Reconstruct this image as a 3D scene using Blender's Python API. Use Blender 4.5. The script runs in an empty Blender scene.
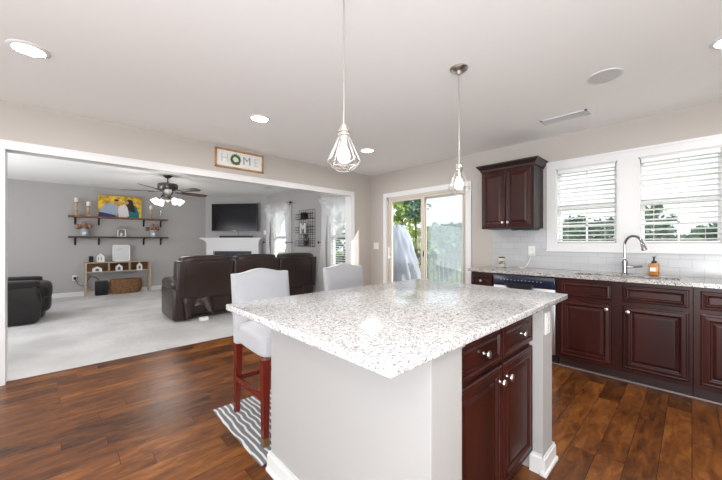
import bpy, bmesh, math, random
from mathutils import Vector, Matrix
random.seed(7)
S = bpy.context.scene
C = S.collection
PI = math.pi
# ---------------------------------------------------------------- camera
cam = bpy.data.objects.new('camera', bpy.data.cameras.new('camera'))
C.objects.link(cam)
cam.location = (0, 0, 1.22)
cam.rotation_euler = (PI/2, 0, -math.radians(43.35))
cam.data.lens = 312.5/722*36
cam.data.shift_y = 2.5/722
cam.data.clip_start = 0.02
S.camera = cam
# ---------------------------------------------------------------- exposure
S.view_settings.view_transform = 'Standard'
S.view_settings.look = 'None'
S.view_settings.gamma = 1
S.view_settings.use_curve_mapping = False
S.view_settings.exposure = 0.2
# ---------------------------------------------------------------- sky
W = bpy.data.worlds.new('sky'); S.world = W; W.use_nodes = True
wn = W.node_tree.nodes; wl = W.node_tree.links
bg = wn['Background']
tc = wn.new('ShaderNodeTexCoord'); sp = wn.new('ShaderNodeSeparateXYZ'); rp = wn.new('ShaderNodeValToRGB')
wl.new(tc.outputs['Generated'], sp.inputs[0]); wl.new(sp.outputs['Z'], rp.inputs[0]); wl.new(rp.outputs[0], bg.inputs[0])
rp.color_ramp.elements[0].color = (.92, .96, 1, 1)
rp.color_ramp.elements[1].position = .6
rp.color_ramp.elements[1].color = (.62, .78, 1, 1)
bg.inputs[1].default_value = 1.35
# ---------------------------------------------------------------- sun through the patio door
sun = bpy.data.objects.new('sun', bpy.data.lights.new('sun', 'SUN')); C.objects.link(sun)
sun.data.energy = 4.5; sun.data.angle = math.radians(.8); sun.data.color = (1, .96, .9)
sun.rotation_euler = Vector((-.568, .823, -.67)).to_track_quat('-Z', 'Y').to_euler()

# ---------------------------------------------------------------- sky portals at the windows, then added fill lights out of view
def area(name, loc, d, sx, sy, energy, col=(1, 1, 1), spread=180):
    l = bpy.data.lights.new(name, 'AREA'); l.shape = 'RECTANGLE'; l.size = sx; l.size_y = sy
    l.energy = energy; l.color = col; l.spread = math.radians(spread)
    o = bpy.data.objects.new(name, l); C.objects.link(o); o.location = loc
    o.rotation_euler = Vector(d).to_track_quat('-Z', 'Z').to_euler(); return o
def portal(loc, sx, sy):
    o = area('window_portal', loc, (-1, 0, 0), sx, sy, 1); o.data.cycles.is_portal = True
portal((4.21, 2.9, 1.02), 1.4, 1.9); portal((4.215, .8, 1.62), .55, .85); portal((4.215, .085, 1.62), .55, .85)
portal((4.215, 4.88, 1.35), .8, 1.46); portal((4.215, 7.36, 1.35), .88, 1.46)
area('added_fill_left', (-3.9, 1.0, 1.25), (1, .1, .6), 4.2, 2.2, 45, (.97, .985, 1))  # added soft fill from the left, no modelled source behind it
area('added_fill_back', (0.3, -2.4, 1.3), (.1, 1, .8), 3.2, 1.6, 24, (.97, .985, 1))  # added fill behind the camera; the back wall has no window
area('added_uplight', (-1.6, -1.3, .9), (.35, .35, 1), 2.6, 2.0, 195, (.93, .97, 1))  # added upward fill behind the camera to brighten the ceiling
area('added_fill_living', (-2.3, 6.6, 1.1), (1, .15, .35), 1.6, 3.0, 95, (.96, .98, 1))  # added fill hidden left of the opening to brighten the living room

# ================================================================ materials
def M(name, col, rough=.5, metal=0, emit=None, es=1, trans=0, alpha=1, spec=None, bump=None, coat=0, sheen=0):
    m = bpy.data.materials.new(name); m.use_nodes = True
    b = m.node_tree.nodes['Principled BSDF']
    b.inputs['Base Color'].default_value = (*col, 1)
    b.inputs['Roughness'].default_value = rough
    b.inputs['Metallic'].default_value = metal
    b.inputs['Transmission Weight'].default_value = trans
    b.inputs['Coat Weight'].default_value = coat
    b.inputs['Coat Roughness'].default_value = .15
    b.inputs['Sheen Weight'].default_value = sheen
    if spec is not None: b.inputs['Specular IOR Level'].default_value = spec
    if emit:
        b.inputs['Emission Color'].default_value = (*emit, 1); b.inputs['Emission Strength'].default_value = es
    if bump:
        scale, strength, dist = bump
        nt = m.node_tree; t = nt.nodes.new('ShaderNodeTexCoord'); n = nt.nodes.new('ShaderNodeTexNoise'); bp = nt.nodes.new('ShaderNodeBump')
        n.inputs['Scale'].default_value = scale; n.inputs['Detail'].default_value = 4
        bp.inputs['Strength'].default_value = strength; bp.inputs['Distance'].default_value = dist
        nt.links.new(t.outputs['Object'], n.inputs['Vector']); nt.links.new(n.outputs['Fac'], bp.inputs['Height']); nt.links.new(bp.outputs[0], b.inputs['Normal'])
    return m
def N(m): return m.node_tree.nodes, m.node_tree.links, m.node_tree.nodes['Principled BSDF']
def mottled(name, c1, c2, scale, rough=.5, lo=.4, hi=.6, stretch=(1, 1, 1), detail=5, bump=0, dist=.01, **kw):
    m = M(name, c1, rough, **kw); n, l, b = N(m)
    t = n.new('ShaderNodeTexCoord'); mp = n.new('ShaderNodeMapping'); mp.inputs['Scale'].default_value = stretch
    ns = n.new('ShaderNodeTexNoise'); ns.inputs['Scale'].default_value = scale; ns.inputs['Detail'].default_value = detail
    r = n.new('ShaderNodeValToRGB'); r.color_ramp.elements[0].position = lo; r.color_ramp.elements[1].position = hi
    r.color_ramp.elements[0].color = (*c1, 1); r.color_ramp.elements[1].color = (*c2, 1)
    l.new(t.outputs['Object'], mp.inputs[0]); l.new(mp.outputs[0], ns.inputs['Vector']); l.new(ns.outputs['Fac'], r.inputs[0]); l.new(r.outputs[0], b.inputs['Base Color'])
    if bump:
        bp = n.new('ShaderNodeBump'); bp.inputs['Strength'].default_value = bump; bp.inputs['Distance'].default_value = dist
        l.new(ns.outputs['Fac'], bp.inputs['Height']); l.new(bp.outputs[0], b.inputs['Normal'])
    return m
m_wall = M('warm greige wall paint', (.50, .462, .425), .75, bump=(60, .06, .004))
m_wall2 = M('cool grey wall paint', (.43, .415, .41), .8, bump=(60, .06, .004))
m_ceil = M('flat white ceiling paint', (.90, .90, .89), .85)
m_trim = M('semi gloss white trim paint', (.76, .76, .765), .35)
m_panel = M('light grey island paint', (.43, .425, .42), .55)
m_cab = mottled('dark cherry cabinet wood', (.023, .0046, .0037), (.052, .0105, .0075), 6, .30, .3, .7, (1, 1, .15), spec=.3)
m_cabin = M('dark cabinet side', (.018, .006, .006), .45)
m_toe = M('dark toe kick wood', (.03, .012, .01), .4)
m_nickel = M('brushed nickel', (.62, .60, .57), .28, 1)
m_chrome = M('polished chrome', (.36, .37, .39), .12, 1)
m_steel = M('stainless steel', (.55, .55, .56), .33, 1)
m_black = M('black plastic', (.012, .012, .015), .3)
m_ctrl = M('blue black control panel', (.012, .016, .04), .2)
m_iron = M('black iron', (.015, .014, .014), .5, .3)
m_white = M('white plastic', (.82, .82, .8), .4)
m_paper = M('white card', (.8, .8, .79), .6)
m_up = M('light grey linen upholstery', (.45, .46, .485), .9, sheen=.3, bump=(260, .15, .002))
m_redwood = mottled('red cherry stool wood', (.115, .008, .004), (.17, .016, .007), 8, .25, .3, .7, (1, 1, .2), coat=.4)
m_brass = M('scuffed brass kick cap', (.35, .22, .1), .4, .8)
m_leather = M('dark brown leather', (.028, .016, .013), .34, bump=(45, .35, .006))
m_leatherp = M('near black leather', (.010, .0085, .0085), .38, bump=(45, .35, .006))
m_mesh = M('fan pewter metal', (.13, .125, .12), .35, .9)
m_blade = M('dark walnut fan blade', (.06, .028, .018), .35)
m_glow = M('lit frosted glass shade', (.95, .95, .92), .5, emit=(1, .96, .9), es=1.3)
m_bulb = M('lit bulb glass', (1, .95, .88), .4, emit=(1, .93, .82), es=4)
m_can = M('lit recessed lens', (1, 1, .96), .5, emit=(1, .96, .88), es=5)
m_grille = M('grey speaker grille', (.64, .64, .63), .7)
m_slot = M('dark vent slot', (.12, .12, .12), .7)
m_tv = M('glossy television glass', (.006, .006, .010), .16, spec=.25)
m_slate = M('dark slate firebox', (.022, .024, .045), .5)
m_rustic = mottled('rustic brown plank', (.13, .055, .022), (.26, .13, .06), 7, .6, .3, .7, (.6, 5, 5), bump=.2)
m_rusticd = mottled('dark stained plank', (.045, .028, .02), (.08, .05, .034), 7, .6, .3, .7, (.6, 5, 5), bump=.2)
m_oak = mottled('weathered pale oak', (.38, .30, .21), (.52, .43, .32), 6, .6, .3, .7, (.8, 6, 6))
m_turned = mottled('turned pale wood', (.40, .27, .16), (.55, .42, .28), 14, .5)
m_wax = M('ivory wax', (.82, .76, .66), .5)
m_wicker = mottled('woven wicker', (.13, .055, .02), (.36, .19, .085), 30, .7, .35, .65, (1, 1, 2.5), bump=.5)
m_flower = mottled('dusty pink petals', (.32, .10, .08), (.50, .33, .27), 22, .8)
m_leaf0 = mottled('dull green leaves', (.06, .09, .03), (.14, .16, .07), 18, .7)
m_vase = M('grey blue enamel vase', (.36, .42, .48), .3)
m_soap = M('amber soap liquid', (.50, .19, .03), .2, coat=.2)
m_goldframe = mottled('honey wood frame', (.36, .19, .06), (.50, .28, .10), 20, .5)
m_wreath = mottled('green boxwood wreath', (.05, .09, .012), (.13, .19, .03), 60, .8)
m_letter = M('soft grey lettering', (.60, .61, .60), .6)
m_letterd = M('grey lettering', (.36, .37, .36), .6)
m_bark = mottled('pine bark', (.10, .07, .05), (.17, .12, .09), 8, .9)
m_fol = mottled('yellow green foliage', (.20, .30, .05), (.48, .56, .14), 1.5, .7)
m_fold = mottled('blue green foliage', (.07, .15, .09), (.18, .28, .16), 1.5, .7)
m_grass = mottled('sunlit lawn', (.16, .24, .07), (.26, .33, .12), .6, .9)
m_deck = mottled('weathered deck boards', (.30, .27, .24), (.40, .37, .33), 5, .8)
m_rail = M('grey brown railing paint', (.20, .18, .165), .7)
m_gcover = mottled('translucent white grill cover', (.55, .58, .62), (.85, .87, .9), 5, .3)
m_siding = M('pale vinyl siding', (.75, .72, .66), .7)

def build_wood_floor():
    m = M('hand scraped hickory planks', (.2, .08, .03), .3, spec=.35); n, l, b = N(m)
    t = n.new('ShaderNodeTexCoord')
    br = n.new('ShaderNodeTexBrick'); br.offset = 0; br.offset_frequency = 2; br.squash = 1
    br.inputs['Scale'].default_value = 1; br.inputs['Brick Width'].default_value = .85; br.inputs['Row Height'].default_value = .127
    br.inputs['Mortar Size'].default_value = .0016; br.inputs['Mortar Smooth'].default_value = .3; br.inputs['Bias'].default_value = -.1
    br.inputs['Color1'].default_value = (.0, .0, .0, 1); br.inputs['Color2'].default_value = (1, 1, 1, 1); br.inputs['Mortar'].default_value = (.0, .0, .0, 1)
    sy = n.new('ShaderNodeSeparateXYZ'); l.new(t.outputs['Object'], sy.inputs[0])
    dv_ = n.new('ShaderNodeMath'); dv_.operation = 'DIVIDE'; dv_.inputs[1].default_value = .127; l.new(sy.outputs['Y'], dv_.inputs[0])
    fl_ = n.new('ShaderNodeMath'); fl_.operation = 'FLOOR'; l.new(dv_.outputs[0], fl_.inputs[0])
    wn_ = n.new('ShaderNodeTexWhiteNoise'); wn_.noise_dimensions = '1D'; l.new(fl_.outputs[0], wn_.inputs['W'])
    ma = n.new('ShaderNodeMath'); ma.operation = 'MULTIPLY_ADD'; ma.inputs[1].default_value = 9; l.new(wn_.outputs['Value'], ma.inputs[0]); l.new(sy.outputs['X'], ma.inputs[2])
    cv = n.new('ShaderNodeCombineXYZ'); l.new(ma.outputs[0], cv.inputs[0]); l.new(sy.outputs['Y'], cv.inputs[1]); l.new(cv.outputs[0], br.inputs['Vector'])
    mp = n.new('ShaderNodeMapping'); mp.inputs['Scale'].default_value = (2.4, 9, 1)
    # shift the grain of each plank
    add = n.new('ShaderNodeVectorMath'); add.operation = 'MULTIPLY_ADD'; add.inputs[1].default_value = (7, 3, 5)
    l.new(br.outputs['Color'], add.inputs[0]); l.new(t.outputs['Object'], add.inputs[2]); l.new(add.outputs[0], mp.inputs[0])
    ns = n.new('ShaderNodeTexNoise'); ns.inputs['Scale'].default_value = 2.2; ns.inputs['Detail'].default_value = 7; ns.inputs['Roughness'].default_value = .62; ns.inputs['Distortion'].default_value = .6
    l.new(mp.outputs[0], ns.inputs['Vector'])
    mix = n.new('ShaderNodeMath'); mix.operation = 'MULTIPLY_ADD'; mix.inputs[1].default_value = .32; l.new(br.outputs['Color'], mix.inputs[0]); l.new(ns.outputs['Fac'], mix.inputs[2])
    r = n.new('ShaderNodeValToRGB'); e = r.color_ramp.elements
    e[0].position = .36; e[0].color = (.030, .010, .004, 1); e[1].position = .95; e[1].color = (.34, .13, .032, 1)
    k = e.new(.52); k.color = (.10, .032, .009, 1); k = e.new(.72); k.color = (.19, .064, .015, 1)
    l.new(mix.outputs[0], r.inputs[0])
    mm = n.new('ShaderNodeMix'); mm.data_type = 'RGBA'; l.new(br.outputs['Fac'], mm.inputs[0]); l.new(r.outputs[0], mm.inputs[6]); mm.inputs[7].default_value = (.012, .005, .003, 1)
    l.new(mm.outputs[2], b.inputs['Base Color'])
    rr = n.new('ShaderNodeMapRange'); rr.inputs[3].default_value = .22; rr.inputs[4].default_value = .42; l.new(ns.outputs['Fac'], rr.inputs[0]); l.new(rr.outputs[0], b.inputs['Roughness'])
    n2 = n.new('ShaderNodeTexNoise'); n2.inputs['Scale'].default_value = 1.4; mp2 = n.new('ShaderNodeMapping'); mp2.inputs['Scale'].default_value = (2.5, 12, 1)
    l.new(t.outputs['Object'], mp2.inputs[0]); l.new(mp2.outputs[0], n2.inputs['Vector'])
    sub = n.new('ShaderNodeMath'); sub.operation = 'SUBTRACT'; l.new(n2.outputs['Fac'], sub.inputs[0]); l.new(br.outputs['Fac'], sub.inputs[1])
    bp = n.new('ShaderNodeBump'); bp.inputs['Strength'].default_value = .35; bp.inputs['Distance'].default_value = .006
    l.new(sub.outputs[0], bp.inputs['Height']); l.new(bp.outputs[0], b.inputs['Normal'])
    return m
def build_granite(name, base, dark, amount):
    m = M(name, base, .13, spec=.7); n, l, b = N(m)
    t = n.new('ShaderNodeTexCoord')
    n1 = n.new('ShaderNodeTexNoise'); n1.inputs['Scale'].default_value = 48; n1.inputs['Detail'].default_value = 3
    r1 = n.new('ShaderNodeValToRGB'); r1.color_ramp.elements[0].position = .38; r1.color_ramp.elements[1].position = .60
    r1.color_ramp.elements[0].color = (base[0]*.80, base[1]*.79, base[2]*.79, 1); r1.color_ramp.elements[1].color = (*base, 1)
    v = n.new('ShaderNodeTexVoronoi'); v.inputs['Scale'].default_value = 210; v.inputs['Randomness'].default_value = 1
    sx = n.new('ShaderNodeSeparateColor'); l.new(v.outputs['Color'], sx.inputs[0])
    g = n.new('ShaderNodeMath'); g.operation = 'GREATER_THAN'; g.inputs[1].default_value = 1-amount; l.new(sx.outputs[0], g.inputs[0])
    v2 = n.new('ShaderNodeTexVoronoi'); v2.inputs['Scale'].default_value = 110
    s2 = n.new('ShaderNodeSeparateColor'); l.new(v2.outputs['Color'], s2.inputs[0])
    g2 = n.new('ShaderNodeMath'); g2.operation = 'GREATER_THAN'; g2.inputs[1].default_value = .86; l.new(s2.outputs[1], g2.inputs[0])
    for q in (n1, v, v2): l.new(t.outputs['Object'], q.inputs['Vector'])
    l.new(n1.outputs['Fac'], r1.inputs[0])
    a = n.new('ShaderNodeMix'); a.data_type = 'RGBA'; l.new(g2.outputs[0], a.inputs[0]); l.new(r1.outputs[0], a.inputs[6]); a.inputs[7].default_value = (base[0]*.62, base[1]*.60, base[2]*.58, 1)
    c = n.new('ShaderNodeMix'); c.data_type = 'RGBA'; l.new(g.outputs[0], c.inputs[0]); l.new(a.outputs[2], c.inputs[6]); c.inputs[7].default_value = (*dark, 1)
    l.new(c.outputs[2], b.inputs['Base Color']); return m
def build_carpet():
    m = mottled('light grey cut pile carpet', (.50, .49, .49), (.66, .65, .65), 1.6, .95, .35, .65, detail=8); n, l, b = N(m)
    n2 = n.new('ShaderNodeTexNoise'); n2.inputs['Scale'].default_value = 160; bp = n.new('ShaderNodeBump'); bp.inputs['Strength'].default_value = .5; bp.inputs['Distance'].default_value = .01
    l.new(n2.outputs['Fac'], bp.inputs['Height']); l.new(bp.outputs[0], b.inputs['Normal']); return m
def build_tile():
    m = M('pale grey subway tile', (.6, .6, .6), .14); n, l, b = N(m)
    t = n.new('ShaderNodeTexCoord'); s = n.new('ShaderNodeSeparateXYZ'); cb = n.new('ShaderNodeCombineXYZ')
    l.new(t.outputs['Object'], s.inputs[0]); l.new(s.outputs['Y'], cb.inputs[0]); l.new(s.outputs['Z'], cb.inputs[1])
    br = n.new('ShaderNodeTexBrick'); br.inputs['Scale'].default_value = 1; br.inputs['Brick Width'].default_value = .1524; br.inputs['Row Height'].default_value = .0762
    br.inputs['Mortar Size'].default_value = .0016; br.inputs['Color1'].default_value = (.49, .50, .515, 1); br.inputs['Color2'].default_value = (.53, .54, .555, 1); br.inputs['Mortar'].default_value = (.38, .38, .385, 1)
    l.new(cb.outputs[0], br.inputs['Vector']); l.new(br.outputs['Color'], b.inputs['Base Color'])
    bp = n.new('ShaderNodeBump'); bp.invert = True; bp.inputs['Strength'].default_value = .4; bp.inputs['Distance'].default_value = .002
    l.new(br.outputs['Fac'], bp.inputs['Height']); l.new(bp.outputs[0], b.inputs['Normal']); return m
def build_rug():
    m = M('grey rug with wavy white stripes', (.3, .3, .3), .95); n, l, b = N(m)
    t = n.new('ShaderNodeTexCoord'); s = n.new('ShaderNodeSeparateXYZ'); l.new(t.outputs['Object'], s.inputs[0])
    ns = n.new('ShaderNodeTexNoise'); ns.inputs['Scale'].default_value = 7; ns.inputs['Detail'].default_value = 1; l.new(t.outputs['Object'], ns.inputs['Vector'])
    a = n.new('ShaderNodeMath'); a.operation = 'MULTIPLY_ADD'; a.inputs[1].default_value = .04; l.new(ns.outputs['Fac'], a.inputs[0]); l.new(s.outputs['X'], a.inputs[2])
    d = n.new('ShaderNodeMath'); d.operation = 'MULTIPLY'; d.inputs[1].default_value = 1/.036; l.new(a.outputs[0], d.inputs[0])
    fr = n.new('ShaderNodeMath'); fr.operation = 'FRACT'; l.new(d.outputs[0], fr.inputs[0])
    g = n.new('ShaderNodeMath'); g.operation = 'LESS_THAN'; g.inputs[1].default_value = .36; l.new(fr.outputs[0], g.inputs[0])
    mx = n.new('ShaderNodeMix'); mx.data_type = 'RGBA'; l.new(g.outputs[0], mx.inputs[0]); mx.inputs[6].default_value = (.16, .17, .19, 1); mx.inputs[7].default_value = (.66, .65, .62, 1)
    l.new(mx.outputs[2], b.inputs['Base Color']); return m
def build_sheer(name, op, col=(.9, .9, .92)):
    m = bpy.data.materials.new(name); m.use_nodes = True; n, l = m.node_tree.nodes, m.node_tree.links; n.remove(n['Principled BSDF'])
    o = n['Material Output']; d = n.new('ShaderNodeBsdfDiffuse'); tr = n.new('ShaderNodeBsdfTranslucent'); tp = n.new('ShaderNodeBsdfTransparent')
    d.inputs[0].default_value = (*col, 1); tr.inputs[0].default_value = (*col, 1)
    a = n.new('ShaderNodeMixShader'); a.inputs[0].default_value = .5; l.new(d.outputs[0], a.inputs[1]); l.new(tr.outputs[0], a.inputs[2])
    c = n.new('ShaderNodeMixShader'); c.inputs[0].default_value = op; l.new(tp.outputs[0], c.inputs[1]); l.new(a.outputs[0], c.inputs[2]); l.new(c.outputs[0], o.inputs[0]); return m
def build_glass(name, refl=.06, tint=(1, 1, 1)):
    m = bpy.data.materials.new(name); m.use_nodes = True; n, l = m.node_tree.nodes, m.node_tree.links; n.remove(n['Principled BSDF'])
    o = n['Material Output']; g = n.new('ShaderNodeBsdfGlossy'); g.inputs['Roughness'].default_value = .02; tp = n.new('ShaderNodeBsdfTransparent'); tp.inputs[0].default_value = (*tint, 1)
    c = n.new('ShaderNodeMixShader'); c.inputs[0].default_value = refl; l.new(tp.outputs[0], c.inputs[1]); l.new(g.outputs[0], c.inputs[2]); l.new(c.outputs[0], o.inputs[0]); return m
m_floor = build_wood_floor(); m_carpet = build_carpet(); m_tile = build_tile(); m_rug = build_rug()
m_gran = build_granite('white speckled granite', (.72, .72, .72), (.20, .20, .215), .11)
m_grand = build_granite('grey speckled granite', (.60, .57, .54), (.05, .045, .045), .24)
m_sheer = build_sheer('white sheer voile', .55, (.97, .97, .98))
m_screen = build_sheer('hazy insect screen', .30, (.58, .68, .70))
m_blind = M('white faux wood slat', (.88, .88, .86), .5)
m_glass = build_glass('clear window glass', .015)
m_frost = build_glass('clear jar glass', .2, (.95, .97, .97))

# ================================================================ mesh helpers
def B(): return bmesh.new()
def box(bm, x0, x1, y0, y1, z0, z1, bev=0, seg=2):
    t = bmesh.new(); bmesh.ops.create_cube(t, size=1)
    bmesh.ops.scale(t, vec=(abs(x1-x0), abs(y1-y0), abs(z1-z0)), verts=t.verts)
    bmesh.ops.translate(t, vec=((x0+x1)/2, (y0+y1)/2, (z0+z1)/2), verts=t.verts)
    if bev: bmesh.ops.bevel(t, geom=t.edges[:], offset=bev, segments=seg, profile=.5, affect='EDGES', clamp_overlap=True)
    merge(bm, t); return bm
def merge(bm, t, mat=None):
    if mat is not None: bmesh.ops.transform(t, matrix=mat, verts=t.verts)
    me = bpy.data.meshes.new('tmp'); t.to_mesh(me); t.free(); bm.from_mesh(me); bpy.data.meshes.remove(me)
def frame_of(d):
    d = Vector(d).normalized(); a = Vector((0, 0, 1)) if abs(d.z) < .9 else Vector((1, 0, 0))
    u = d.cross(a).normalized(); return u, d.cross(u).normalized(), d
def tube(bm, pts, r, seg=8, closed=False, cap=True):
    pts = [Vector(p) for p in pts]; n = len(pts); rs = r if isinstance(r, (list, tuple)) else [r]*n
    rings = []; u = None
    for i, p in enumerate(pts):
        d = (pts[(i+1) % n]-pts[i-1]) if closed else (pts[min(i+1, n-1)]-pts[max(i-1, 0)])
        if d.length < 1e-9: d = Vector((0, 0, 1))
        d.normalize()
        if u is None: u = frame_of(d)[0]
        else:
            u = u-d*u.dot(d)
            u = u.normalized() if u.length > 1e-6 else frame_of(d)[0]
        v = d.cross(u)
        rings.append([bm.verts.new(p+(u*math.cos(2*PI*k/seg)+v*math.sin(2*PI*k/seg))*rs[i]) for k in range(seg)])
    for i in range(n if closed else n-1):
        a, b = rings[i], rings[(i+1) % n]
        for k in range(seg): bm.faces.new((a[k], a[(k+1) % seg], b[(k+1) % seg], b[k]))
    if cap and not closed:
        bm.faces.new(rings[0][::-1]); bm.faces.new(rings[-1])
    return bm
def lathe(bm, prof, c=(0, 0, 0), d=(0, 0, 1), seg=24, cap=True):
    u, v, w = frame_of(d); c = Vector(c); rings = []
    for r, z in prof:
        r = max(r, 1e-4)
        rings.append([bm.verts.new(c+w*z+(u*math.cos(2*PI*k/seg)+v*math.sin(2*PI*k/seg))*r) for k in range(seg)])
    for a, b in zip(rings, rings[1:]):
        for k in range(seg): bm.faces.new((a[k], a[(k+1) % seg], b[(k+1) % seg], b[k]))
    if cap: bm.faces.new(rings[0][::-1]); bm.faces.new(rings[-1])
    return bm
def prism(bm, pts, n0, n1, fn):
    """outline pts (a,b) extruded between n0 and n1; fn(a,b,n)->xyz"""
    A = [bm.verts.new(fn(a, b, n0)) for a, b in pts]; D = [bm.verts.new(fn(a, b, n1)) for a, b in pts]
    bm.faces.new(A); bm.faces.new(D[::-1]); k = len(pts)
    for i in range(k): bm.faces.new((A[i], D[i], D[(i+1) % k], A[(i+1) % k]))
    return bm
def grid(bm, nu, nv, fn):
    V = [[bm.verts.new(fn(i/nu, j/nv)) for j in range(nv+1)] for i in range(nu+1)]
    for i in range(nu):
        for j in range(nv): bm.faces.new((V[i][j], V[i+1][j], V[i+1][j+1], V[i][j+1]))
    return bm
def puff(bm, x0, x1, y0, y1, z0, z1, p=4, n=12):
    """rounded cushion (superellipsoid)"""
    t = bmesh.new(); bmesh.ops.create_cube(t, size=2); bmesh.ops.subdivide_edges(t, edges=t.edges[:], cuts=n//2, use_grid_fill=True)
    for v in t.verts:
        c = v.co; L = (abs(c.x)**p+abs(c.y)**p+abs(c.z)**p)**(1/p); v.co = c/L
        v.co = Vector(((x0+x1)/2+v.co.x*(x1-x0)/2, (y0+y1)/2+v.co.y*(y1-y0)/2, (z0+z1)/2+v.co.z*(z1-z0)/2))
    merge(bm, t); return bm
def chain(o):
    m = Matrix()
    while o: m = o.matrix_basis @ m; o = o.parent
    return m
def obj(name, bm, m, parent=None, smooth=True, solid=0):
    if parent: bmesh.ops.transform(bm, matrix=chain(parent).inverted(), verts=bm.verts)
    bmesh.ops.recalc_face_normals(bm, faces=bm.faces[:])
    me = bpy.data.meshes.new(name); bm.to_mesh(me); bm.free()
    for q in (m if isinstance(m, list) else [m]): me.materials.append(q)
    if smooth:
        for p in me.polygons: p.use_smooth = True
        me.set_sharp_from_angle(angle=math.radians(35))
    o = bpy.data.objects.new(name, me); C.objects.link(o)
    if parent: o.parent = parent
    return o
def thing(name, label, cat, loc=(0, 0, 0), rot=0, group=None):
    o = bpy.data.objects.new(name, None); C.objects.link(o); o.location = loc; o.rotation_euler = (0, 0, rot); o.empty_display_size = .1
    return tag(o, label, cat, group)
def tag(o, label, cat, group=None):
    o['label'] = label; o['category'] = cat
    if group: o['group'] = group
    return o
def struct(name, bm, m, parent=None):
    o = obj(name, bm, m, parent, smooth=False)
    if not parent: o['kind'] = 'structure'
    return o
def sroot(name, loc=(0, 0, 0)):
    o = bpy.data.objects.new(name, None); C.objects.link(o); o.location = loc; o['kind'] = 'structure'; return o
def dup(root, loc, rot=None, label=None):
    def cp(o, par):
        c = o.copy(); C.objects.link(c)
        if par: c.parent = par
        for ch in [q for q in bpy.data.objects if q.parent == o]: cp(ch, c)
        return c
    r = cp(root, None); r.location = loc
    if rot is not None: r.rotation_euler = (0, 0, rot)
    if label: r['label'] = label
    return r
def wall_x(name, x0, x1, ya, yb, z1, holes, m):
    """wall between planes x0,x1 running along Y; holes = (y0,y1,z0,z1)"""
    bm = B(); ys = sorted({ya, yb, *[h[0] for h in holes], *[h[1] for h in holes]}); zs = sorted({0, z1, *[h[2] for h in holes], *[h[3] for h in holes]})
    for a, b in zip(ys, ys[1:]):
        for c, d in zip(zs, zs[1:]):
            if not any(h[0] <= (a+b)/2 <= h[1] and h[2] <= (c+d)/2 <= h[3] for h in holes): box(bm, x0, x1, a, b, c, d)
    bmesh.ops.remove_doubles(bm, verts=bm.verts, dist=1e-5)
    return struct(name, bm, m)
def rings_panel(bm, o, u, v, n, w, h, prof):
    """raised panel: concentric rectangles (inset, height along n)"""
    o, u, v, n = map(Vector, (o, u, v, n)); R = []
    for ins, d in prof:
        R.append([bm.verts.new(o+u*a+v*b+n*d) for a, b in ((ins, ins), (w-ins, ins), (w-ins, h-ins), (ins, h-ins))])
    for a, b in zip(R, R[1:]):
        for k in range(4): bm.faces.new((a[k], a[(k+1) % 4], b[(k+1) % 4], b[k]))
    bm.faces.new(R[0][::-1]); bm.faces.new(R[-1]); return bm
DOORP = [(0, 0), (0, .016), (.005, .021), (.012, .0215), (.018, .019), (.040, .022), (.046, .021), (.052, .011), (.060, .0095), (.078, .017), (.084, .0175)]
DRAWP = [(0, 0), (0, .016), (.005, .021), (.012, .0215), (.016, .019), (.026, .021), (.031, .011), (.036, .010), (.044, .016)]
def front(name, o, u, n, w, h, par, prof, knob=None, mat=None):
    d = obj(name, rings_panel(B(), o, u, (0, 0, 1), n, w, h, prof), mat or m_cab, par, smooth=False)
    if knob:
        p = Vector(o)+Vector(u)*knob[0]+Vector((0, 0, knob[1]))+Vector(n)*.0205
        obj('knob', lathe(B(), [(.008, 0), (.0055, .004), (.0055, .012), (.014, .017), (.0165, .022), (.014, .028), (.006, .031)], p, n, 16), m_nickel, d)
    return d

# ================================================================ structure
XW = 4.08; YW = 4.05; YF = 9.55; H = 2.44; HL = 2.52
struct('floor', box(B(), -4.2, 4.2, -2.7, YW+.075, -.1, 0), m_floor)
struct('floor_living', box(B(), -3.2, 4.2, YW+.075, YF+.1, -.1, .004), m_carpet)
struct('ceiling', box(B(), -4.2, 4.2, -2.7, YW+.06, H, H+.2), m_ceil)
struct('ceiling_living', box(B(), -3.2, 4.2, YW+.06, YF+.12, HL, HL+.12), m_ceil)
W1 = (.52, 1.07, 1.20, 2.05); W2 = (-.19, .36, 1.20, 2.05); DR = (2.17, 3.66, 0, 2.0)
W3 = (4.48, 5.28, .62, 2.08); W4 = (6.92, 7.80, .62, 2.08)
wall_x('wall_right', XW, XW+.14, -2.7, YW+.06, 2.7, [W1, W2, DR], m_wall)
wall_x('wall_right_living', XW, XW+.14, YW+.06, YF+.1, 2.7, [W3, W4], m_wall2)
OX0, OX1, OZ = -.387, 3.58, 2.03
def wall_y(name, y0, y1, xa, xb, m, hole=None):
    bm = B()
    if hole:
        box(bm, xa, hole[0], y0, y1, 0, 2.52); box(bm, hole[1], xb, y0, y1, 0, 2.52); box(bm, hole[0], hole[1], y0, y1, hole[2], 2.52)
    else: box(bm, xa, xb, y0, y1, 0, 2.6)
    return struct(name, bm, m)
wall_y('wall_front', YW, YW+.06, -4.2, XW, m_wall, (OX0, OX1, OZ))
wall_y('wall_front_living', YW+.06, YW+.12, -3.2, XW, m_wall2, (OX0, OX1, OZ))
wall_y('wall_far', YF, YF+.12, -3.2, XW, m_wall2)
wall_y('wall_back', -2.7, -2.58, -4.2, XW, m_wall)
struct('wall_left_living', box(B(), -3.2, -3.08, YW+.12, YF, 0, 2.6), m_wall2)
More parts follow.
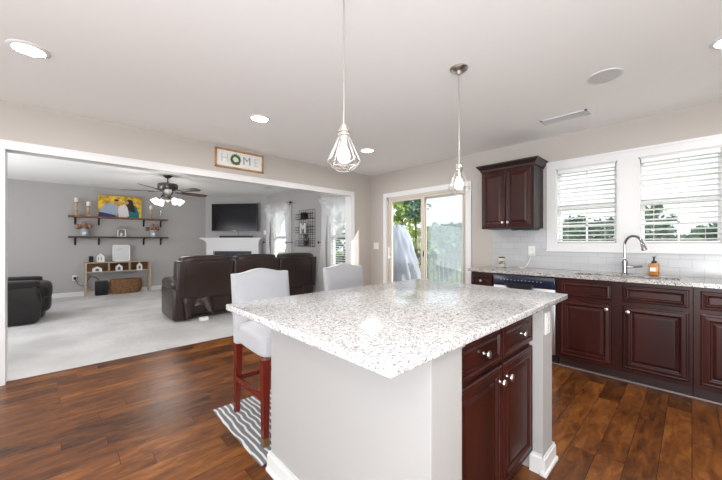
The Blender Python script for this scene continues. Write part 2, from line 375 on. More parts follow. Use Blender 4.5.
# diagonal fireplace wall
DA = Vector((2.90, YF, 0)); DB = Vector((XW, 8.14, 0)); DU = (DB-DA).normalized(); DL = (DB-DA).length; DN = Vector((-abs(DU.y), -DU.x, 0)).normalized()
def dg(a, z, n): return DA+DU*a+DN*n+Vector((0, 0, z))
bm = B(); prism(bm, [(0, 0), (DL, 0), (DL, HL), (0, HL)], -.1, 0, dg); struct('wall_corner', bm, m_wall2)
# cased opening
bm = B(); cw = .068
for y0, y1 in ((YW-.016, YW), (YW+.12, YW+.136)):
    box(bm, OX0-cw, OX0, y0, y1, 0, OZ+cw); box(bm, OX1, OX1+cw, y0, y1, 0, OZ+cw); box(bm, OX0, OX1, y0, y1, OZ, OZ+cw)
    yb = y0-.006 if y0 < YW else y1
    box(bm, OX0-cw, OX0-cw+.016, yb, yb+.006, 0, OZ+cw); box(bm, OX1+cw-.016, OX1+cw, yb, yb+.006, 0, OZ+cw); box(bm, OX0-cw, OX1+cw, yb, yb+.006, OZ+cw-.016, OZ+cw)
box(bm, OX0, OX0+.008, YW-.016, YW+.136, 0, OZ); box(bm, OX1-.008, OX1, YW-.016, YW+.136, 0, OZ); box(bm, OX0, OX1, YW-.016, YW+.136, OZ-.008, OZ)
struct('trim_1', bm, m_trim)
def baseb(name, segs):
    bm = B()
    for x0, x1, y0, y1 in segs:
        box(bm, x0, x1, y0, y1, 0, .085); sx = .005 if x1-x0 < .05 else 0; sy = .005 if y1-y0 < .05 else 0
        box(bm, x0+sx, x1-sx, y0+sy, y1-sy, .085, .105)
    struct(name, bm, m_trim)
baseb('baseboard_front', [(-4.2, OX0-cw, YW-.015, YW), (OX1+cw, XW, YW-.015, YW)])
baseb('baseboard_right', [(XW-.015, XW, DR[1]+.08, YW-.015), (XW-.015, XW, 1.83, DR[0]-.08)])
baseb('baseboard_far', [(-3.08, 2.9, YF-.015, YF)])
baseb('baseboard_right_living', [(XW-.015, XW, YW+.12, 8.12)])
bm = B(); prism(bm, [(0, 0), (.12, 0), (.12, .1), (0, .1)], 0, .015, dg); prism(bm, [(DL-.12, 0), (DL-.02, 0), (DL-.02, .1), (DL-.12, .1)], 0, .015, dg); struct('baseboard_corner', bm, m_trim)
# tiled splashback
bm = B(); X0 = XW-.010
box(bm, X0, XW, 1.16, 1.79, .914, 1.38); box(bm, X0, XW, -1.2, 1.16, .914, 1.125)
struct('trim_2', bm, m_tile)

# windows
def window(idx, w, casing, mid=True):
    y0, y1, z0, z1 = w; r = sroot('window_%d' % idx, (XW+.07, (y0+y1)/2, z0))
    bm = B(); xi = XW+.06; xo = XW+.12; zm = (z0+z1)/2; s = .035
    box(bm, xi, xo, y0, y0+s, z0, z1); box(bm, xi, xo, y1-s, y1, z0, z1); box(bm, xi, xo, y0, y1, z0, z0+s); box(bm, xi, xo, y0, y1, z1-s, z1)
    box(bm, xi, xo, y0+s, y1-s, zm-.022, zm+.022)
    struct('sash', bm, m_trim, r)
    bm = B(); box(bm, xi+.03, xi+.04, (y0+y1)/2-.008, (y0+y1)/2+.008, z0+s, z1-s)
    for q in ((z0+zm)/2, (z1+zm)/2): box(bm, xi+.03, xi+.04, y0+s, y1-s, q-.007, q+.007)
    if casing: struct('muntin', bm, m_trim, r)
    else: bm.free()
    struct('pane', box(B(), xi+.028, xi+.032, y0+s, y1-s, z0+s, z1-s), m_glass, r)
    bm = B(); box(bm, XW, xi, y0-.001, y0+.012, z0, z1); box(bm, XW, xi, y1-.012, y1+.001, z0, z1); box(bm, XW, xi, y0, y1, z1-.012, z1+.001); box(bm, XW-.012, xi, y0, y1, z0-.001, z0+.014)
    struct('jamb', bm, m_trim, r); return r
window(1, W1, 1); window(2, W2, 1); window(3, W3, 0); window(4, W4, 0)
bm = B(); cx0, cx1 = XW-.018, XW       # shared casing of the two kitchen windows
box(bm, cx0, cx1, 1.07, 1.16, 1.125, 2.14); box(bm, cx0, cx1, .36, .52, 1.20, 2.05); box(bm, cx0, cx1, -.28, -.19, 1.125, 2.14)
box(bm, cx0, cx1, -.19, 1.07, 2.05, 2.14); box(bm, cx0, cx1, -.19, 1.07, 1.125, 1.20)
box(bm, cx0-.008, cx1, -.285, 1.165, 2.122, 2.145); box(bm, cx0-.008, cx1, -.285, 1.165, 1.118, 1.135)
struct('trim_3', bm, m_trim)
for i, w in ((4, W3), (5, W4)):
    y0, y1, z0, z1 = w; bm = B()
    box(bm, cx0, cx1, y0-.07, y0, z0-.07, z1+.07); box(bm, cx0, cx1, y1, y1+.07, z0-.07, z1+.07); box(bm, cx0, cx1, y0, y1, z1, z1+.07); box(bm, cx0-.02, cx1, y0, y1, z0-.03, z0)
    struct('trim_%d' % i, bm, m_trim)
# blinds
def blind(w, label, tilt=12, zb=None, x=XW+.03):
    y0, y1, z0, z1 = w; y0 += .018; y1 -= .018; zb = zb or z0+.02
    r = thing('window_blind', label, 'blind', (x, (y0+y1)/2, zb), group=None)
    obj('headrail', box(B(), x-.028, x+.028, y0, y1, z1-.055, z1-.013, .003), m_blind, r)
    bm = B(); z = z1-.085; a = math.radians(tilt)
    while z > zb+.03:
        t = B(); box(t, -.024, .024, y0, y1, -.0014, .0014); merge(bm, t, Matrix.Translation((x, 0, z)) @ Matrix.Rotation(a, 4, 'Y')); z -= .0475
    obj('slats', bm, m_blind, r)
    obj('bottom_rail', box(B(), x-.025, x+.025, y0, y1, zb, zb+.016, .003), m_blind, r)
    bm = B()
    for yy in (y0+.09, y1-.09): tube(bm, [(x-.026, yy, zb+.01), (x-.026, yy, z1-.05)], .0012, 5); tube(bm, [(x+.026, yy, zb+.01), (x+.026, yy, z1-.05)], .0012, 5)
    obj('ladder_cord', bm, m_white, r); return r
blind(W1, 'white slatted blind in the kitchen window beside the wall cabinet')
blind(W2, 'white slatted blind in the window at the right, behind the soap bottle')
blind(W3, 'white slatted blind behind the sheer curtain nearest the kitchen', 20)
blind(W4, 'white slatted blind behind the sheer curtain beside the television', 20)

# sliding patio door
y0, y1, _, z1 = DR; d = sroot('door_1', (XW, (y0+y1)/2, 0))
bm = B(); c = .075
box(bm, XW-.018, XW, y0-c, y0, 0, z1+c); box(bm, XW-.018, XW, y1, y1+c, 0, z1+c); box(bm, XW-.018, XW, y0, y1, z1, z1+c)
struct('casing', bm, m_trim, d)
m_tan = M('almond vinyl door frame', (.62, .56, .49), .45)
bm = B(); box(bm, XW, XW+.13, y0, y0+.03, 0, z1); box(bm, XW, XW+.13, y1-.03, y1, 0, z1); box(bm, XW, XW+.13, y0, y1, z1-.035, z1); box(bm, XW, XW+.13, y0, y1, 0, .03)
struct('door_frame', bm, m_tan, d)
ym = 2.93
def sash(name, a, b, xa, xb):
    bm = B(); s = .06
    box(bm, xa, xb, a, a+s, .03, z1-.035); box(bm, xa, xb, b-s, b, .03, z1-.035); box(bm, xa, xb, a+s, b-s, .03, .11); box(bm, xa, xb, a+s, b-s, z1-.085, z1-.035)
    p = struct(name, bm, m_tan, d); struct('pane', box(B(), (xa+xb)/2-.003, (xa+xb)/2+.003, a+s, b-s, .11, z1-.085), m_glass, p); return p
p1 = sash('sliding_panel', ym-.03, y1-.03, XW+.02, XW+.055)
p2 = sash('fixed_panel', y0+.03, ym+.03, XW+.07, XW+.105)
obj('door_handle', box(box(B(), XW-.03, XW-.012, y1-.068, y1-.048, .93, 1.14, .006), XW-.014, XW+.021, y1-.066, y1-.05, .95, .98), m_white, p1)
bm = B(); box(bm, XW-.002, XW+.018, y0+.04, y0+.065, .04, z1-.04); box(bm, XW-.002, XW+.018, ym-.05, ym-.025, .04, z1-.04); box(bm, XW-.002, XW+.018, y0+.065, ym-.05, z1-.07, z1-.04); box(bm, XW-.002, XW+.018, y0+.065, ym-.05, .04, .07)
sc = struct('screen_frame', bm, m_tan, d)
struct('screen_mesh', box(B(), XW+.107, XW+.108, y0+.065, ym-.05, .07, z1-.07), m_screen, sc)
obj('latch', box(B(), XW-.012, XW+.0, ym-.046, ym-.03, 1.0, 1.09, .003), m_black, sc)

# ================================================================ sink wall
def base_cabinet(loc_y0, loc_y1, label, nd, fronts_from=None, group='base cabinets under the window counter'):
    t = thing('base_cabinet', label, 'cabinet', (3.6, (loc_y0+loc_y1)/2, 0), group=None)
    bm = B(); box(bm, 3.50, 3.545, loc_y0+.001, loc_y1-.001, .105, .882); box(bm, 3.545, XW-.012, loc_y0+.001, loc_y1-.001, .105, .68 if 'sink' in label and 'under' in label else .882)
    bm2 = B(); obj('body', bm, m_cab, t, smooth=False)
    obj('toe_kick', box(bm2, 3.57, 3.60, loc_y0+.001, loc_y1-.001, 0, .105), m_toe, t, smooth=False)
    return t
n = (-1, 0, 0); u = (0, -1, 0)
def runit(t, a, b, kn, knd=None, door=True):
    w = a-b
    front('drawer_front', (3.50, a, .715), u, n, w, .135, t, DRAWP, knd)
    if door: front('door', (3.50, a, .145), u, n, w, .535, t, DOORP, kn)
t = base_cabinet(1.53, 1.80, 'narrow dark cherry base cabinet left of the dishwasher', 1); runit(t, 1.785, 1.545, (.04, .48), (.12, .068))
t = base_cabinet(-.005, .91, 'wide dark cherry base cabinet under the sink, two doors and two blank drawer fronts', 2); runit(t, .875, .485, (.355, .485)); runit(t, .41, .015, (.035, .485))
t = base_cabinet(-1.0, -.007, 'dark cherry base cabinet right of the sink cabinet, cut by the picture edge', 2); runit(t, -.045, -.50, (.41, .485), (.22, .068)); runit(t, -.53, -.98, (.04, .485), (.22, .068))
bm = B(); box(bm, 3.552, 3.57, -1.0, 1.80, 0, .02, .006); tag(obj('shoe_moulding', bm, M('satin dark moulding', (.20, .15, .14), .25), None), 'thin moulding strip along the floor under the sink wall cabinets', 'moulding')
# dishwasher
t = thing('dishwasher', 'stainless steel dishwasher with a blue-black control strip under the counter', 'dishwasher', (3.6, 1.22, 0))
obj('body', box(B(), 3.505, 4.05, .915, 1.525, .1, .878), m_black, t)
obj('door', box(B(), 3.475, 3.503, .918, 1.522, .115, .755, .006), m_steel, t)
cp = obj('control_panel', box(B(), 3.462, 3.503, .918, 1.522, .762, .874, .008), m_ctrl, t)
for k in range(12): obj('button', box(B(), 3.4605, 3.463, 1.44-k*.036, 1.432-k*.036, .818, .824), m_grille, cp, smooth=False)
bm = B(); prism(bm, [(-.13, 0), (-.12, -.035), (-.07, -.062), (0, -.07), (.07, -.062), (.12, -.035), (.13, 0)], 3.452, 3.474, lambda a, b, q: (q, 1.25+a, .785+b)); obj('handle', bm, m_black, t)
bm = B(); tube(bm, [(3.45, 1.25+.14*math.cos(a), .782-.075*math.sin(a)) for a in [PI*k/16 for k in range(17)]], .006, 6); obj('handle_trim', bm, m_chrome, t)
obj('kick_plate', box(B(), 3.57, 3.60, .918, 1.522, 0, .098), m_black, t)
# counter with sink cut-out
SX0, SX1, SY0, SY1 = 3.57, 3.80, .07, .79
bm = B(); z0, z1 = .884, .914
box(bm, 3.455, SX0, -1.0, 1.825, z0, z1); box(bm, SX1, XW-.011, -1.0, 1.825, z0, z1); box(bm, SX0, SX1, -1.0, SY0, z0, z1); box(bm, SX0, SX1, SY1, 1.825, z0, z1)
bmesh.ops.remove_doubles(bm, verts=bm.verts, dist=1e-5)
tag(obj('countertop', bm, m_grand, None, smooth=False), 'long grey speckled granite counter below the kitchen windows', 'countertop')
t = thing('kitchen_sink', 'undermount stainless sink set into the window counter', 'sink', ((SX0+SX1)/2, (SY0+SY1)/2, .7))
bm = B(); e = .01
box(bm, SX0-.02, SX0, SY0, SY1, .70, .883); box(bm, SX1, SX1+.01, SY0, SY1, .70, .883); box(bm, SX0, SX1, SY0-.01, SY0, .70, .883); box(bm, SX0, SX1, SY1, SY1+.01, .70, .883); box(bm, SX0, SX1, SY0, SY1, .69, .70)
obj('basin', bm, m_steel, t, smooth=False)
obj('drain', lathe(B(), [(.045, 0), (.045, .004), (.035, .005)], ((SX0+SX1)/2, .43, .70)), m_chrome, t)
# faucet
t = thing('faucet', 'chrome gooseneck kitchen faucet with a pull-down spray head', 'faucet', (3.87, .44, .914))
obj('base', lathe(B(), [(.028, 0), (.028, .006), (.020, .012), (.019, .10), (.023, .105), (.023, .13), (.015, .14), (.013, .15)], (3.87, .44, .914)), m_chrome, t)
dv = Vector((-.42, -.9, 0)).normalized(); bp0 = Vector((3.87, .44, 0)); pts = [bp0+Vector((0, 0, 1.05)), bp0+Vector((0, 0, 1.19))]
for k in range(13):
    a = PI*k/12*.93; pts.append(bp0+dv*(.072*(1-math.cos(a)))+Vector((0, 0, 1.195+.085*math.sin(a))))
sp_ = obj('spout', tube(B(), pts, .0115, 12), m_chrome, t)
e = pts[-1]; dn = (pts[-1]-pts[-2]).normalized()
obj('spray_head', lathe(B(), [(.0125, 0), (.016, .008), (.017, .03), (.022, .062), (.020, .068)], e, dn, 16), m_chrome, sp_)
hd = Vector((.15, -1, 0)).normalized(); bm = B(); tube(bm, [bp0+Vector((0, 0, .99))+hd*.015, bp0+Vector((0, 0, .99))+hd*.06], .014, 12); tube(bm, [bp0+Vector((0, 0, .99))+hd*.06, bp0+Vector((0, 0, 1.0))+hd*.125], [.011, .012], 8)
obj('lever', bm, m_chrome, t)
# soap bottle
t = thing('soap_bottle', 'amber hand soap bottle with a black pump beside the faucet', 'soap bottle', (3.93, .24, .914))
bb = obj('bottle', box(B(), 3.905, 3.955, .205, .275, .9145, 1.03, .012, 3), m_soap, t)
obj('label', box(B(), 3.903, 3.9049, .226, .266, .955, .99), m_paper, bb)
bm = lathe(B(), [(.018, 0), (.018, .02), (.008, .022), (.006, .05), (.012, .052), (.012, .062)], (3.93, .24, 1.03)); box(bm, 3.885, 3.935, .234, .246, 1.082, 1.092, .003); obj('pump', bm, m_black, t)
# jar on plate + small white dish
t = thing('jar_candle', 'glass jar candle with dark label and dark lid, on a small white plate', 'candle', (3.88, 1.60, .914))
obj('plate', lathe(B(), [(.05, 0), (.07, .012), (.072, .016), (.05, .012)], (3.88, 1.60, .9145)), m_white, t)
obj('jar', lathe(B(), [(.036, 0), (.04, .004), (.04, .09), (.034, .10)], (3.88, 1.60, .931)), M('ivory jar glass', (.62, .58, .52), .2), t)
bm = B(); lathe(bm, [(.0415, .0), (.0415, .04)], (3.88, 1.60, .955)); obj('label', bm, mottled('dark patterned label', (.04, .035, .03), (.5, .45, .4), 60, .5), t)
obj('lid', lathe(B(), [(.036, 0), (.036, .012), (.03, .016)], (3.88, 1.60, 1.031)), m_black, t)
tag(obj('ring_dish', lathe(B(), [(.012, 0), (.025, .012), (.026, .015), (.01, .006)], (3.93, 1.39, .9145)), m_white), 'tiny white dish on the counter between the jar and the outlet', 'dish')
def plate(name, label, cat, fn, w, h, kind='outlet', par=None):
    """cover plate, fn(a,b,n) maps local to world"""
    t = thing(name, label, cat, tuple(fn(0, 0, 0))) if not par else None
    bm = B(); prism(bm, [(-w/2, -h/2), (w/2, -h/2), (w/2, h/2), (-w/2, h/2)], .0005, .006, fn)
    pl = obj('cover_plate', bm, m_white, t or par, smooth=False); bm = B()
    if kind == 'outlet':
        for q in (-.02, .02): prism(bm, [(-.014, q-.012), (.014, q-.012), (.014, q+.012), (-.014, q+.012)], .006, .008, fn)
        s = obj('socket', bm, M('socket face', (.7, .7, .69), .4), pl, smooth=False); bm = B()
        for q in (-.02, .02):
            for a in (-.006, .006): prism(bm, [(a-.001, q-.005), (a+.001, q-.005), (a+.001, q+.005), (a-.001, q+.005)], .008, .0085, fn)
        if t: bm.free()
        else: bm.free()
    else:
        k = 2 if w > .1 else 1
        for i in range(k):
            a = (i-(k-1)/2)*.046; prism(bm, [(a-.015, -.032), (a+.015, -.032), (a+.015, .032), (a-.015, .032)], .006, .010, fn)
        obj('rocker', bm, m_white, pl, smooth=False)
    return t or pl
fx = lambda Y_, Z_: (lambda a, b, q: Vector((XW-.0105-q, Y_-a, Z_+b)))
t = plate('wall_outlet', 'white outlet with a plugged-in charger on the tiles under the wall cabinet', 'outlet', fx(1.32, 1.12), .075, .115)
t2 = thing('charger', 'white plug-in charger and its hanging cord on the tiles', 'charger', (4.04, 1.32, 1.08))
obj('plug', box(B(), 4.03, 4.0605, 1.30, 1.34, 1.075, 1.115, .005), m_white, t2)
obj('cord', tube(B(), [(4.04, 1.32, 1.076), (4.035, 1.325, 1.03), (4.03, 1.345, .98), (4.02, 1.365, .94), (4.0, 1.385, .918), (3.97, 1.40, .918)], .0045, 6), m_white, t2)
plate('light_switch', 'white double rocker switch beside the patio door', 'switch', lambda a, b, q: Vector((XW-q, 3.92-a, 1.16+b)), .118, .118, 'switch')
# upper cabinet
t = thing('wall_cabinet', 'dark cherry two-door wall cabinet with crown moulding, left of the windows', 'cabinet', (3.9, 1.5, 1.38))
ya, yb, xa = 1.20, 1.795, 3.76
obj('body', box(B(), xa, XW-.001, ya, yb, 1.385, 2.10), m_cabin, t, smooth=False)
front('door', (xa, yb-.012, 1.40), u, n, .282, .68, t, DOORP, (.255, .055)); front('door', (xa, yb-.300, 1.40), u, n, .282, .68, t, DOORP, (.027, .055))
bm = B(); cr = [(0, 2.085), (.012, 2.085), (.016, 2.105), (.035, 2.13), (.05, 2.145), (.054, 2.16), (0, 2.16)]
R = []
for o_, z in [(a, b) for a, b in cr[1:]]:
    R.append([bm.verts.new(p) for p in ((XW-.001, ya-o_, z), (xa-o_, ya-o_, z), (xa-o_, yb+o_, z), (XW-.001, yb+o_, z))])
for a, b in zip(R, R[1:]):
    for k in range(3): bm.faces.new((a[k], a[k+1], b[k+1], b[k]))
bm.faces.new(R[-1]); bm.faces.new(R[0][::-1]); obj('crown_moulding', bm, m_cabin, t, smooth=False)
t = thing('under_cabinet_light', 'slim black puck fixture fixed beneath the wall cabinet', 'light', (3.88, 1.33, 1.36))
obj('housing', box(B(), 3.80, 4.02, 1.22, 1.46, 1.362, 1.384, .005), m_black, t)
obj('lens', lathe(B(), [(.03, 0), (.03, .008)], (3.86, 1.38, 1.353)), m_grille, t)

# ================================================================ island
IX0, IX1 = .80, 1.985; IY0, IY1 = .54, 1.55
t = thing('kitchen_island', 'light grey painted island base with white baseboards and an end post', 'kitchen island', (1.4, 1.0, 0))
obj('end_panel', box(B(), IX0, .985, IY0, IY1, 0, .882, .002), m_panel, t, smooth=False)
po = obj('post', box(B(), 1.825, IX1, IY0, IY1, 0, .882, .002), m_panel, t, smooth=False)
obj('back_panel', box(B(), .985, 1.825, 1.50, 1.55, 0, .882), m_panel, t, smooth=False)
def bbw(bm, x0, x1, y0, y1):
    box(bm, x0, x1, y0, y1, 0, .085); q = .005; box(bm, x0+q, x1-q, y0+q, y1-q, .085, .10); box(bm, x0-.010, x1+.010, y0-.010, y1+.010, 0, .022, .006)
bm = B(); q = .016
for a, b in ((IX0, .985), (1.825, IX1)): bbw(bm, a-q, b+q if b > 1.9 else b, IY0-q, IY0); 
box(bm, IX0-q, IX0, IY0, IY1+q, 0, .085); box(bm, IX0-q+.005, IX0, IY0, IY1+q-.005, .085, .10); box(bm, IX0-q-.01, IX0, IY0, IY1+q, 0, .022, .006)
box(bm, IX1, IX1+q, IY0, IY1+q, 0, .085); box(bm, IX1, IX1+q-.005, IY0, IY1, .085, .10)
box(bm, 1.825-q, 1.825, IY0, .60, 0, .085); box(bm, 1.825-q+.005, 1.825, IY0, .60, .085, .10)
box(bm, IX0, IX1, IY1, IY1+q, 0, .085); box(bm, IX0, IX1, IY1, IY1+q-.005, .085, .10)
obj('baseboard', bm, m_trim, t, smooth=False)
bm = B(); box(bm, IX0-.012, .985, IY0-.012, IY0, .868, .883); box(bm, IX0-.012, IX0, IY0, IY1, .868, .883); obj('cleat', bm, m_panel, t, smooth=False)
fi = lambda a, b, q_: Vector((1.895+a, IY0-q_, .785+b))
pl = plate('wall_outlet', 'x', 'outlet', fi, .072, .115, par=po)
t = thing('base_cabinet', 'dark cherry two-door two-drawer cabinet built into the island, knobs facing out', 'cabinet', (1.4, .9, 0))
CY = .605
obj('body', box(B(), .987, 1.823, CY, 1.45, .10, .882), m_cab, t, smooth=False); obj('toe_kick', box(B(), .987, 1.823, CY+.06, CY+.08, 0, .10), m_toe, t, smooth=False)
ux = (1, 0, 0); nn = (0, -1, 0)
for xs, wd, kn in ((1.02, .405, (.375, .50)), (1.44, .375, (.035, .50))):
    front('drawer', (xs, CY, .695), ux, nn, wd, .145, t, DRAWP, (wd/2+.02, .0725)); front('door', (xs, CY, .105), ux, nn, wd, .565, t, DOORP, kn)
bm = B(); box(bm, .577, 2.170, .506, 1.592, .884, .914, .006, 3); tag(obj('island_countertop', bm, m_gran), 'large white speckled granite slab on top of the island', 'countertop')

# ================================================================ bar stools
def stool(x0, label):
    w = .44; yf = 1.73; yb = 2.25; t = thing('bar_stool', label, 'stool', (x0+w/2, 2.0, 0), group=None)
    bm = B()
    def fn(i, j):
        return None
    t1 = B(); bmesh.ops.create_cube(t1, size=2); bmesh.ops.subdivide_edges(t1, edges=t1.edges[:], cuts=9, use_grid_fill=True)
    for v in t1.verts:
        c = v.co.copy(); L = (abs(c.x)**7+abs(c.y)**7+abs(c.z)**7)**(1/7); c /= L
        z = .585+c.z*.075
        if c.z > .3: z += .04*(1-c.x**2)*(1-c.y**2)
        v.co = Vector((x0+w/2+c.x*w/2*(1+.045*(1-c.y)), 1.965+c.y*.235, z-.008))
    merge(bm, t1); obj('seat', bm, m_up, t)
    # back with camel top
    N_ = 20; out = []
    def top(s):  # s in 0..1
        k = abs(s-.5)*2
        return .982+.030*(.5+.5*math.cos(PI*min(k/.85, 1)))
    def backp(i, j, q):
        s = i; x = x0+w*s; z = .50+(top(s)-.50)*j; y = 2.175+.06*((z-.5)/.5)**1.2+q; return Vector((x, y, z))
    bm = B(); nv = 10; th = .075
    F = [[bm.verts.new(backp(i/N_, j/nv, .0 + (.012 if (i in (0, N_) or j == nv) else 0))) for j in range(nv+1)] for i in range(N_+1)]
    K = [[bm.verts.new(backp(i/N_, j/nv, th-(.012 if (i in (0, N_) or j == nv) else 0))) for j in range(nv+1)] for i in range(N_+1)]
    for i in range(N_):
        for j in range(nv):
            bm.faces.new((F[i][j], F[i+1][j], F[i+1][j+1], F[i][j+1])); bm.faces.new((K[i][j], K[i][j+1], K[i+1][j+1], K[i+1][j]))
        bm.faces.new((F[i][nv], F[i+1][nv], K[i+1][nv], K[i][nv])); bm.faces.new((F[i][0], K[i][0], K[i+1][0], F[i+1][0]))
    for j in range(nv):
        bm.faces.new((F[0][j], F[0][j+1], K[0][j+1], K[0][j])); bm.faces.new((F[N_][j], K[N_][j], K[N_][j+1], F[N_][j+1]))
    bk = obj('backrest', bm, m_up, t)
    bm = B(); path = [backp(.02, j/24, 0) for j in range(6, 24)]+[backp(.02+.96*i/20, .985, 0) for i in range(21)]+[backp(.98, 1-j/24, 0) for j in range(1, 19)]
    for p in path: lathe(bm, [(.0036, 0), (.003, .002), (.001, .003)], p+Vector((0, .003, 0)), (0, -1, 0), 6)
    obj('nailhead_trim', bm, m_nickel, bk)
    for sx in (0, 1):
        for back in (0, 1):
            xx = x0+.025+sx*(w-.05) if back else x0-.005+sx*(w+.01); yy = yf+.015 if not back else 2.215; s = .021; bm = B()
            spl = .03 if back else 0
            pts = [(xx, yy+spl, 0, s*.8), (xx, yy, .515, s*1.1)]
            V = []
            for X_, Y_, Z_, h in pts: V.append([bm.verts.new((X_+a*h, Y_+b*h, Z_)) for a, b in ((-1, -1), (1, -1), (1, 1), (-1, 1))])
            for k in range(4): bm.faces.new((V[0][k], V[0][(k+1) % 4], V[1][(k+1) % 4], V[1][k]))
            bm.faces.new(V[0][::-1]); bm.faces.new(V[1]); lg = obj('leg', bm, m_redwood, t, smooth=False)
            if not back: obj('kick_cap', box(B(), xx-s*.92, xx+s*.92, yy-s*.92, yy+s*.92, .0, .05, .001), m_brass, lg, smooth=False)
    obj('stretcher', box(B(), x0+.045, x0+w-.045, yf+.012, yf+.036, .17, .205, .003), m_redwood, t)
    for sx in (0, 1):
        xx = x0+.012+sx*(w-.024); obj('stretcher', box(B(), xx-.011, xx+.011, yf+.045, 2.20, .235, .27, .003), m_redwood, t)
    obj('stretcher', box(B(), x0+.045, x0+w-.045, 2.20, 2.224, .235, .27, .003), m_redwood, t)
    return t
st = stool(.867, 'light grey bar stool at the island left end, red wood legs on the striped rug')
dup(st, (1.68+.23, 2.0, 0), None, 'light grey upholstered bar stool further right, only its arched back showing above the island')
tag(obj('area_rug', box(B(), .77, 2.35, 1.61, 2.38, .0005, .010, .003), m_rug), 'grey rug with wavy white stripes under the bar stools', 'rug')
for o in list(bpy.data.objects):
    if o.get('category') == 'stool': o.location.z = .0105

# ================================================================ pendants
def pendant(x, y, label):
    t = thing('pendant_lamp', label, 'lamp', (x, y, 1.55))
    obj('canopy', lathe(B(), [(.063, 0), (.063, -.008), (.05, -.018), (.018, -.024), (.014, -.045), (.006, -.05)], (x, y, H)), m_nickel, t)
    obj('rod', tube(B(), [(x, y, H-.045), (x, y, 1.76)], .0036, 10), m_nickel, t)
    obj('socket', lathe(B(), [(.006, .052), (.02, .048), (.022, .03), (.026, .028), (.026, .02), (.02, .018), (.026, .012), (.026, .004), (.018, 0), (.018, -.04)], (x, y, 1.718)), m_nickel, t)
    obj('bulb', lathe(B(), [(.012, 0), (.015, -.02), (.026, -.045), (.030, -.065), (.027, -.085), (.016, -.096), (.004, -.10)], (x, y, 1.69)), m_bulb, t)
    bm = B(); n_ = 8
    def ring(r, z, ph): return [Vector((x+r*math.cos(2*PI*(k+ph)/n_), y+r*math.sin(2*PI*(k+ph)/n_), z)) for k in range(n_)]
    A = ring(.024, 1.715, 0); Bq = ring(.077, 1.60, 0); Cc = ring(.06, 1.577, .5); D = ring(.036, 1.558, 0)
    for k in range(n_):
        tube(bm, [A[k], Bq[k]], .0022, 5)
        tube(bm, [Bq[k], Bq[(k+1) % n_]], .0022, 5); tube(bm, [Bq[k], Cc[k]], .0022, 5); tube(bm, [Bq[(k+1) % n_], Cc[k]], .0022, 5)
        tube(bm, [Cc[k], D[k]], .0022, 5); tube(bm, [Cc[k], D[(k+1) % n_]], .0022, 5); tube(bm, [D[k], D[(k+1) % n_]], .0022, 5)
    obj('wire_cage', bm, m_cage, t)
m_cage = M('satin silver wire', (.6, .59, .57), .3, .8)
pendant(.947, 1.12, 'wire cage pendant lamp hanging over the near left end of the island')
pendant(2.0, 1.12, 'wire cage pendant lamp over the right end of the island, ceiling canopy in view')

# ================================================================ ceiling fittings
def can(x, y, label, z=H, e=11):
    t = thing('recessed_light', label, 'ceiling light', (x, y, z))
    obj('trim_ring', lathe(B(), [(.072, -.0005), (.098, -.0005), (.098, -.004), (.09, -.008), (.076, -.010), (.072, -.004)], (x, y, z), seg=32, cap=False), m_trim, t)
    obj('lens', lathe(B(), [(.0725, -.0002), (.0725, -.0012)], (x, y, z), seg=32), m_can, t)
    l = bpy.data.lights.new('can_light', 'AREA'); l.shape = 'DISK'; l.size = .14; l.energy = e; l.color = (1, .955, .90)
    o = bpy.data.objects.new('can_light', l); C.objects.link(o); o.location = (x, y, z-.003)
can(-.17, 2.87, 'lit recessed ceiling light nearest the left picture edge')
can(1.38, 2.91, 'lit recessed ceiling light above the framed word sign')
can(2.89, 2.94, 'lit recessed ceiling light just right of the near pendant shade')
can(2.90, -.17, 'lit recessed ceiling light at the right picture edge, near the sink windows')
can(.6, -.6, 'lit recessed ceiling light behind the camera'); can(-1.2, -.3, 'lit recessed ceiling light behind the camera to the left')
t = thing('ceiling_speaker', 'flat round grey speaker in the kitchen ceiling above the sink side', 'speaker', (2.87, .44, H))
obj('ring', lathe(B(), [(.097, -.0005), (.108, -.0005), (.108, -.006), (.097, -.006)], (2.87, .44, H), seg=40, cap=False), m_trim, t); obj('grille', lathe(B(), [(.097, -.0005), (.097, -.005)], (2.87, .44, H), seg=40), m_grille, t)
t = thing('ceiling_vent', 'white slotted air vent in the kitchen ceiling above the dishwasher', 'vent', (3.53, .85, H))
bm = B(); x0, x1, a0, a1 = 3.46, 3.61, .66, 1.05; box(bm, x0, x1, a0, a0+.02, H-.008, H-.0005); box(bm, x0, x1, a1-.02, a1, H-.008, H-.0005); box(bm, x0, x0+.02, a0, a1, H-.008, H-.0005); box(bm, x1-.02, x1, a0, a1, H-.008, H-.0005); obj('frame', bm, m_trim, t, smooth=False)
obj('duct', box(B(), x0+.02, x1-.02, a0+.02, a1-.02, H-.002, H-.0008), m_slot, t, smooth=False)
bm = B()
for k in range(9):
    q = B(); box(q, -.006, .006, a0+.02, a1-.02, -.0008, .0008); merge(bm, q, Matrix.Translation((x0+.028+k*.0118, 0, H-.009)) @ Matrix.Rotation(math.radians(-40), 4, 'Y'))
obj('louvre', bm, m_trim, t, smooth=False)
t = thing('ceiling_speaker', 'round grey fitting in the living room ceiling near the television wall', 'speaker', (3.5, 6.9, HL))
obj('ring', lathe(B(), [(.085, -.0005), (.10, -.0005), (.10, -.006), (.085, -.006)], (3.5, 6.9, HL), seg=32, cap=False), m_trim, t); obj('grille', lathe(B(), [(.085, -.0005), (.085, -.005)], (3.5, 6.9, HL), seg=32), m_grille, t)

